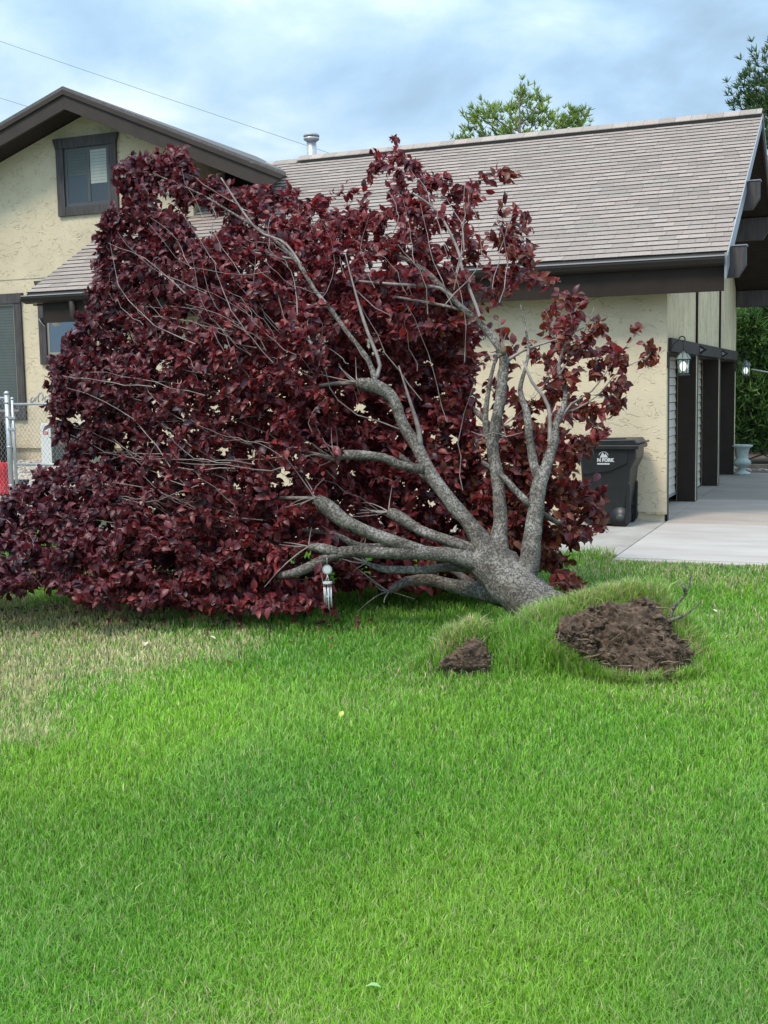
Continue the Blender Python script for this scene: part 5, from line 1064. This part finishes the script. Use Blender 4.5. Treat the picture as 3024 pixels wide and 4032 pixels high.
# ------------------------------------------------------------------ overhead cables
def cable(a, b, sag, lab):
    a, b = np.array(a), np.array(b); pts = [a+(b-a)*t+np.array([0, 0, -sag*4*t*(1-t)]) for t in np.linspace(0, 1, 40)]
    tag(MB().tube(pts, .008, 5).build('overhead_cable', MT['cable'], None, (float(a[0]), float(a[1]), float(a[2]))), lab, 'cable', 'overhead cables')
cable(at(-1400, -325, 45), at(2600, 1035, 45), .12, 'thin overhead cable crossing the sky above the gable')
cable(at(-900, 97, 45), at(900, 668, 45), .03, 'short stretch of overhead cable left of the gable peak')

# ------------------------------------------------------------------ side yard at the left: gravel, fence, air conditioner
gb = []; xs = np.linspace(-22, -9.85, 50); ys = np.linspace(12.9, 16.75, 30)
MB().add([(x, y, float(gz(x, y))+.006) for x in xs for y in ys], [(i*30+j, (i+1)*30+j, (i+1)*30+j+1, i*30+j+1) for i in range(49) for j in range(29)], True).build('gravel_bed', MT['pebble'])['kind'] = 'structure'
gs = MB()
for i in range(1500):
    x = RNG.uniform(-15.5, -10.5); y = RNG.uniform(13.2, 16.6); sz = RNG.uniform(.018, .05); v_, f_ = blob((x, y, float(gz(x, y))+.012), (sz, sz*.8, sz*.6), RNG.uniform(0, 3), 1, .3, i*.37); gs.add(v_, f_, True)
tag(gs.build('gravel', MT['pebble']), 'pale gravel covering the bank behind the fence', 'gravel', kind='stuff')
YFE = 13.7
def fz(px, py_): return hit(px, py_, 1, YFE)
def chain(x0, x1, z0, z1, y, parent, dw=.068, dh=.085):
    m_ = MB(); n = int((x1-x0)/(dw/2)); k = int((z1-z0)/(dh/2))
    for i in range(0, n+1):
        pts = []
        for j in range(k+1):
            pts.append((x0+i*dw/2+(dw/2 if (j+i) % 2 else 0)-dw/4, y+(.004 if j % 2 else -.004), z0+j*dh/2))
        if i % 2 == 0 or True: pass
        m_.tube(pts, .0026, 3, caps=False)
    o = m_.build('chain_link_mesh', MT['galv'], parent); o['kind'] = 'stuff'
post = fz(26, 1545); gp_ = fz(48, 1570); topz = float(fz(60, 1592)[2]); midz = float(fz(80, 1828)[2])
FE = empty('chain_link_fence', (float(post[0]), YFE, float(gz(post[0], YFE))), 'galvanised chain-link fence panel at the left edge', 'fence')
def postp(p, r, zt_, par):
    zb_ = float(gz(p[0], YFE))-.1; o = MB().tube([(p[0], YFE, zb_), (p[0], YFE, zt_-.02)], r, 14).build('post', MT['galv'], par)
    MB().lathe((p[0], YFE, zt_-.03), [(r*1.12, 0), (r*1.12, .02), (r*.8, .04), (.004, .052)], 14).build('post_cap', MT['galv'], o); return o
ps = postp(post, .038, float(post[2]), FE)
for py_ in (1585, 1640, 1760, 1910): z = float(fz(30, py_)[2]); MB().tube([(post[0], YFE, z-.012), (post[0], YFE, z+.012)], .043, 14).build('tension_band', MT['galv'], ps)
x_l = float(post[0])-1.6; zl_ = float(fz(0, 1568)[2])
MB().tube([(x_l, YFE, zl_), (post[0], YFE, zl_)], .021, 10).build('rail', MT['galv'], FE); chain(x_l, float(post[0])-.03, float(gz(post[0], YFE))+.03, zl_-.0, YFE-.005, FE)
GA = empty('chain_link_gate', (float(gp_[0]), YFE, float(gz(gp_[0], YFE))), 'chain-link gate with scrolled top hung beside the fence post', 'gate')
gr_ = float(gp_[0])+1.25; zbot = float(gz(gp_[0], YFE))+.06
for x in (float(gp_[0]), gr_): o = MB().tube([(x, YFE, zbot), (x, YFE, float(gp_[2]))], .023, 10).build('upright', MT['galv'], GA); MB().lathe((x, YFE, float(gp_[2])-.01), [(.027, 0), (.027, .015), (.016, .03), (.003, .036)], 12).build('post_cap', MT['galv'], o)
for z in (topz, midz, zbot): MB().tube([(gp_[0], YFE, z), (gr_, YFE, z)], .019, 10).build('rail', MT['galv'], GA)
chain(float(gp_[0])+.02, gr_, zbot, topz, YFE-.004, GA)
for py_ in (1645, 1690): z = float(fz(50, py_)[2]); box('hinge', MT['galv'], GA, float(post[0])-.03, float(gp_[0])+.06, YFE-.035, YFE-.02, z-.018, z+.018, bevel=.003)
sx0 = float(fz(130, 1590)[0])
for k, (u, hgt, sgn) in enumerate(((.02, .10, 1), (.15, .19, 1), (.24, .12, -1), (.37, .12, 1), (.42, .10, -1))):
    MB().tube([(sx0+u+sgn*(.055*(1-t*.6))*math.cos(PI-t*4.2), YFE, topz+.02+hgt*.35+hgt*.5*(1-t*.6)*math.sin(PI-t*4.2)) for t in np.linspace(-.15, 1, 16)], .010, 6).build('scroll', MT['lip'], GA)
for x0_, x1_, h_ in ((sx0-.02, sx0+.16, .17), (sx0+.20, sx0+.40, .13)): MB().tube([(x0_, YFE, topz+.02), (x1_, YFE, topz+h_)], .009, 6).build('scroll', MT['lip'], GA)
# air conditioner
ya = 15.95
a0, a1 = hit(158, 1668, 1, ya), hit(163, 1812, 1, ya); xg = float(hit(201, 1740, 1, ya)[0]); x0_ = float(a0[0]); zb_, zt_ = float(a1[2]), float(a0[2])
AC = empty('air_conditioner', (x0_+.4, ya+.35, zb_), 'white air conditioner with dark grille behind the chain-link gate', 'air conditioner')
x1_ = x0_+.86
box('cabinet', MT['ac'], AC, x0_, x1_, ya+.02, ya+.68, zb_-.12, zt_, bevel=.012)
box('corner_panel', MT['ac'], AC, x0_-.004, xg, ya, ya+.05, zb_-.1, zt_-.005, bevel=.006); box('top_rim', MT['ac'], AC, xg, x1_+.004, ya, ya+.03, zt_-.03, zt_-.004)
gr = box('grille', MT['grille'], AC, xg+.002, x1_-.02, ya+.008, ya+.019, zb_-.09, zt_-.032)
for i in range(14): z = zb_-.07+(zt_-zb_+.02)*i/14; box('grille_bar', MT['sash'], gr, xg+.003, x1_-.021, ya+.002, ya+.007, z, z+.008)
for i in range(6): x = xg+.05+i*.11; box('grille_bar', MT['sash'], gr, x, x+.008, ya-.003, ya+.0015, zb_-.09, zt_-.035)
q = hit(170, 1699, 1, ya); stk = box('sticker', MT['label_red'], AC, q[0], q[0]+.105, ya-.004, ya-.001, q[2]-.05, q[2]); box('sticker_print', MT['white_print'], stk, q[0]+.02, q[0]+.085, ya-.006, ya-.0045, q[2]-.034, q[2]-.018)
# odds and ends on the gravel
q = hit(8, 1985, 1, 14.25); zg = float(gz(q[0], 14.25)); tag(MB().lathe((float(q[0])-.05, 14.25, zg), [(.26, 0), (.27, .03), (.24, .06), (.215, .30), (.19, .43), (.16, .46), (.004, .47)], 28).build('red_tub', MT['red'], None, (float(q[0])-.05, 14.25, zg)), 'upturned red plastic tub behind the fence at the left edge', 'tub')
q = hit(2, 1900, 1, 14.8); zg = float(gz(q[0], 14.8)); tag(MB().tube([(float(q[0])-.22+.26*math.cos(t), 14.8, zg+.05+.40*math.sin(t)) for t in np.linspace(0, PI, 14)], .045, 8).build('toy_arch', MT['pink'], None, (float(q[0]), 14.8, zg)), 'faded pink plastic arch above the red tub', 'toy')
q = hit(82, 1908, 1, 14.5); zg = float(gz(q[0], 14.5)); tag(MB().lathe((float(q[0]), 14.5, zg+.01), [(.09, 0), (.12, .06), (.13, .12), (.122, .12), (.11, .06), (.004, .03)], 20).build('black_bowl', MT['bin'], None, (float(q[0]), 14.5, zg)), 'black plastic bowl lying inside the gate', 'bowl')
q = hit(135, 1925, 1, 14.3); zg = float(gz(q[0], 14.3)); v_, f_ = blob((float(q[0]), 14.3, zg+.06), (.20, .10, .08), .2, 4, .5, 40.0); tag(MB().add(v_, f_, False).build('crumpled_bag', MT['white_metal'], None, (float(q[0]), 14.3, zg)), 'crumpled white bag on the gravel inside the gate', 'bag')
q = hit(5, 1740, 1, 16.2); zg = float(gz(q[0], 16.2)); cvx = float(q[0])-.33
cv = MB().prism([(cvx-.3, 15.9, zg), (cvx+.36, 15.9, zg), (cvx+.33, 15.9, zg+.62), (cvx+.22, 15.9, zg+.74), (cvx-.2, 15.9, zg+.74), (cvx-.3, 15.9, zg+.62)], (0, .5, 0)).build('covered_grill', MT['black'], None, (cvx, 16.1, zg), bevel=.04); tag(cv, 'barbecue under a black cover at the foot of the tall window', 'grill')
